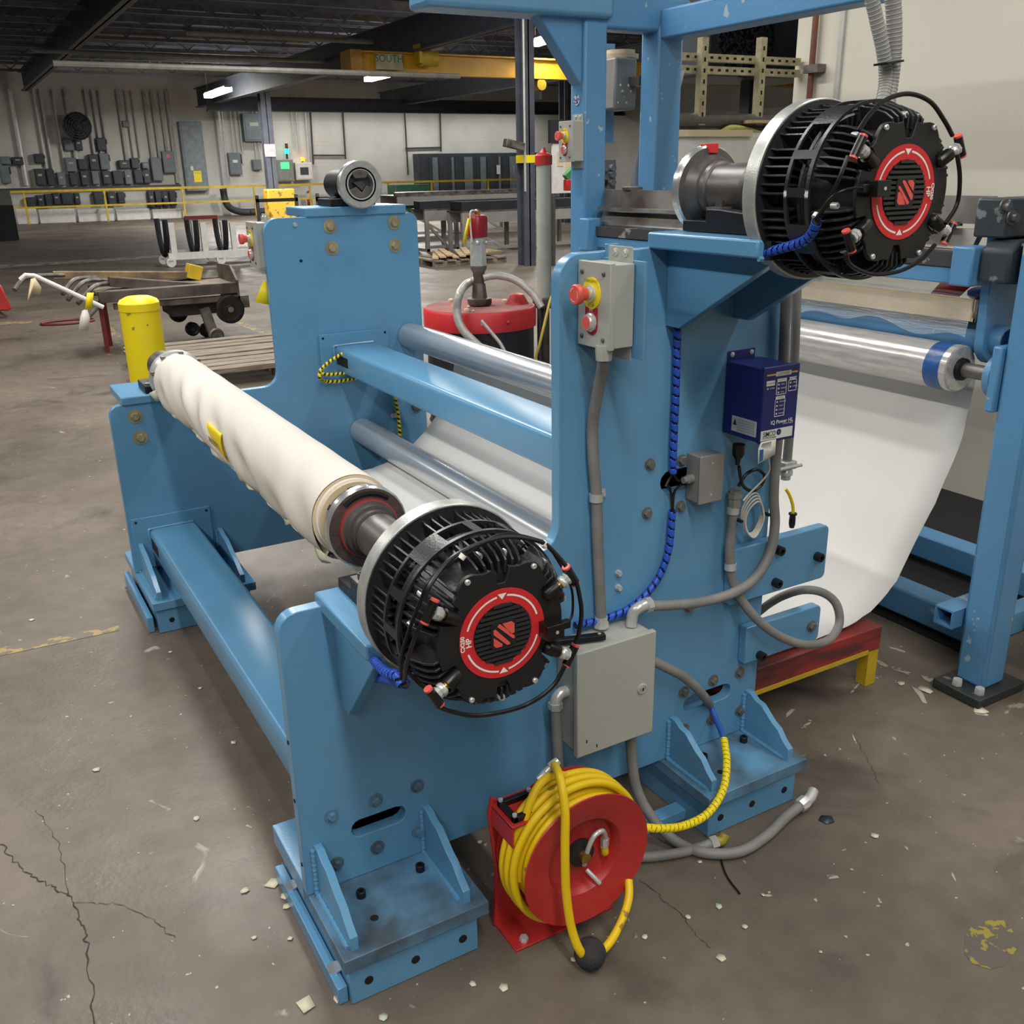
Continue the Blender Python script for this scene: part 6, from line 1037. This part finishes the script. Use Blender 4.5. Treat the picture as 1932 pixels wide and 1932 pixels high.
for i, (px0, px1, py0, py1) in enumerate(((484, 562, 373, 382), (598, 640, 370, 380))):
    a, b = PY(29.5, px0, py1), PY(29.5, px1, py0); t = T('barrier_rack', ['dark open rack in front of the yellow column guard', 'dark open rack half hidden behind the empty chuck'][i], 'rack', ((a.x+b.x)/2, 29.5, 0)); obj('top_bar', MB().box(a.x, 29.5, a.z, b.x, 29.6, b.z), DKP, t); [obj('leg', MB().box(x, 29.5, 0, x+.08, 29.6, b.z+.1), STL, t) for x in (a.x, b.x-.08)]
# pallet with boards
t = T('scrap_pallet', 'wooden pallet loaded with loose pale boards on the floor behind the pump', 'pallet', (7.9, 15.4, 0))
for yy in (15.1, 15.6, 16.1): obj('bearer', MB().box(7.2, yy, 0, 8.6, yy+.09, .09), WOOD, t)
for k in range(6): obj('deck_slat', MB().box(7.2+k*.24, 15.05, .09, 7.36+k*.24, 16.25, .115), WOOD, t)
for k in range(9): x = 7.25+k*.12; s = random.uniform(-.05, .12); obj('loose_board', MB().bar((x, 15.08+random.uniform(0, .1), .14+.02*(k % 3)), (x+.35+s, 16.1, .16+.025*(k % 3)), .11, .025), PINE, t)
for k in range(3): obj('loose_board', MB().bar((7.95+.1*k, 15.15+.2*k, .2), (8.7, 15.5+.2*k, .17), .1, .025), PINE, t)
# odds and ends by the right of the grey column
a, b = PY(14, 1043, 365), PY(14, 1090, 270); t = T('notice_board', 'white notice board seen behind the blue post', 'board', ((a.x+b.x)/2, 14, 0)); obj('panel', MB().box(a.x, 14, a.z, b.x, 14.04, b.z), WPNT, t); obj('dark_header', MB().box(a.x-.05, 13.98, b.z, b.x, 14.06, b.z+.35), DKP, t); [obj('pinned_sheet', MB().box(a.x+.08+.16*k, 13.99, b.z-.35-.1*(k % 2), a.x+.2+.16*k, 13.998, b.z-.12-.1*(k % 2)), CREAM, t) for k in range(2)]; [obj('leg', MB().box(x, 14, 0, x+.05, 14.05, a.z), STL, t) for x in (a.x, b.x-.05)]
p = PY(12, 1074, 340); t = T('spray_gun', 'green and red trigger tool hanging beside the blue post', 'tool', p); obj('green_body', MB().bar(p+V((-.06, 0, .02)), p+V((.08, 0, .14)), .08, .12), M('tool_green', (60, 130, 80), .5), t, bev=.01); obj('red_body', MB().box(p.x-.07, 11.95, p.z-.14, p.x+.02, 12.05, p.z+.01), RED, t, bev=.01); obj('support_stand', MB().box(p.x+.04, 11.98, 0, p.x+.08, 12.02, p.z+.05), STL, t)
p = PY(38.3, 586, 362); t = T('fire_extinguisher', 'red fire extinguisher by the railing post under the lit panels', 'extinguisher', (p.x, 38.4, 0)); obj('cylinder', MB().lathe((p.x, 38.5, .25), (0, 0, 1), [(0, .1), (.5, .1), (.6, .04)], 16), RED, t); obj('bracket', MB().box(p.x-.1, 38.55, 0, p.x+.1, 38.6, .8), WPNT, t); obj('label_band', MB().cyl((p.x, 38.5, .55), (p.x, 38.5, .75), .103, n=16), WPNT, t)
p = PY(36, 778, 366); t = T('green_bin', 'dark green bin with a white box beside it below the railing', 'bin', (p.x, 36, 0)); obj('body', MB().box(p.x-.7, 36, 0, p.x+.8, 36.8, p.z+.35), M('bin_green', (44, 84, 64), .6), t, bev=.03); obj('white_box', MB().box(p.x-.9, 35.7, p.z-.35, p.x-.1, 35.98, p.z), WPNT, t)

# ================================================================= FLOOR DEBRIS
CHIP = M('pale_chip', (206, 198, 176), .8, 0, .08, 20); CHIPG = M('greenish_chip', (190, 200, 180), .8); CHIPD = M('dark_foil', (40, 50, 58), .4)
deb = [(515, 1668, 15, 'square'), (545, 1655, 8), (538, 1692, 9), (541, 1712, 8), (462, 1682, 8), (548, 1772, 6), (578, 1897, 17, 'square'), (950, 1864, 9), (892, 1857, 7), (724, 1921, 8), (1361, 1808, 9), (1356, 1712, 7), (1216, 1769, 6), (1405, 1750, 6), (1320, 1627, 5), (1548, 1797, 4), (440, 1402, 6), (181, 1453, 7), (371, 1545, 6), (378, 1299, 4), (322, 1231, 4), (1298, 1731, 5), (640, 1884, 11), (1082, 1812, 5), (980, 1500, 5), (1560, 1548, 14, 'foil'), (1650, 1578, 7), (1745, 1302, 12), (1700, 1290, 8), (1850, 1342, 13), (1440, 1690, 4), (906, 1590, 6), (60, 1170, 5), (480, 1770, 5)]
nm = {0: 'square pale paper scrap beside the strip of the near foot', 6: 'largest pale paper scrap on the floor in front of the near foot', 25: 'crumpled dark foil scrap on the floor right of the conduit end', 27: 'pale scrap on the floor left of the blue post base', 29: 'pale flake on the floor in front of the blue post base', 22: 'white paper scrap stuck to the corner of the near foot'}
random.seed(3)
for i, d in enumerate(deb):
    c = PZ(0, d[0], d[1]); s = d[2]/1808*(c-CAM).length; n = 4 if len(d) > 3 and d[3] == 'square' else random.randint(4, 6); a0 = random.uniform(0, 6.3)
    pts = [V((c.x+s*random.uniform(.75, 1.15)*math.cos(a0+2*PI*k/n), c.y+s*random.uniform(.7, 1.3)*math.sin(a0+2*PI*k/n), .0022+random.uniform(0, .22)*s*(1 if k % 2 else 0))) for k in range(n)]
    obj('paper_scrap', MB().add(pts, [tuple(range(n))]), CHIPD if len(d) > 3 and d[3] == 'foil' else (CHIPG if i in (11, 9) else CHIP), label=nm.get(i, 'small pale paper flake lying on the concrete floor'), cat='scrap', group=None if i in nm else 'paper flakes on the floor', solid=.0008)
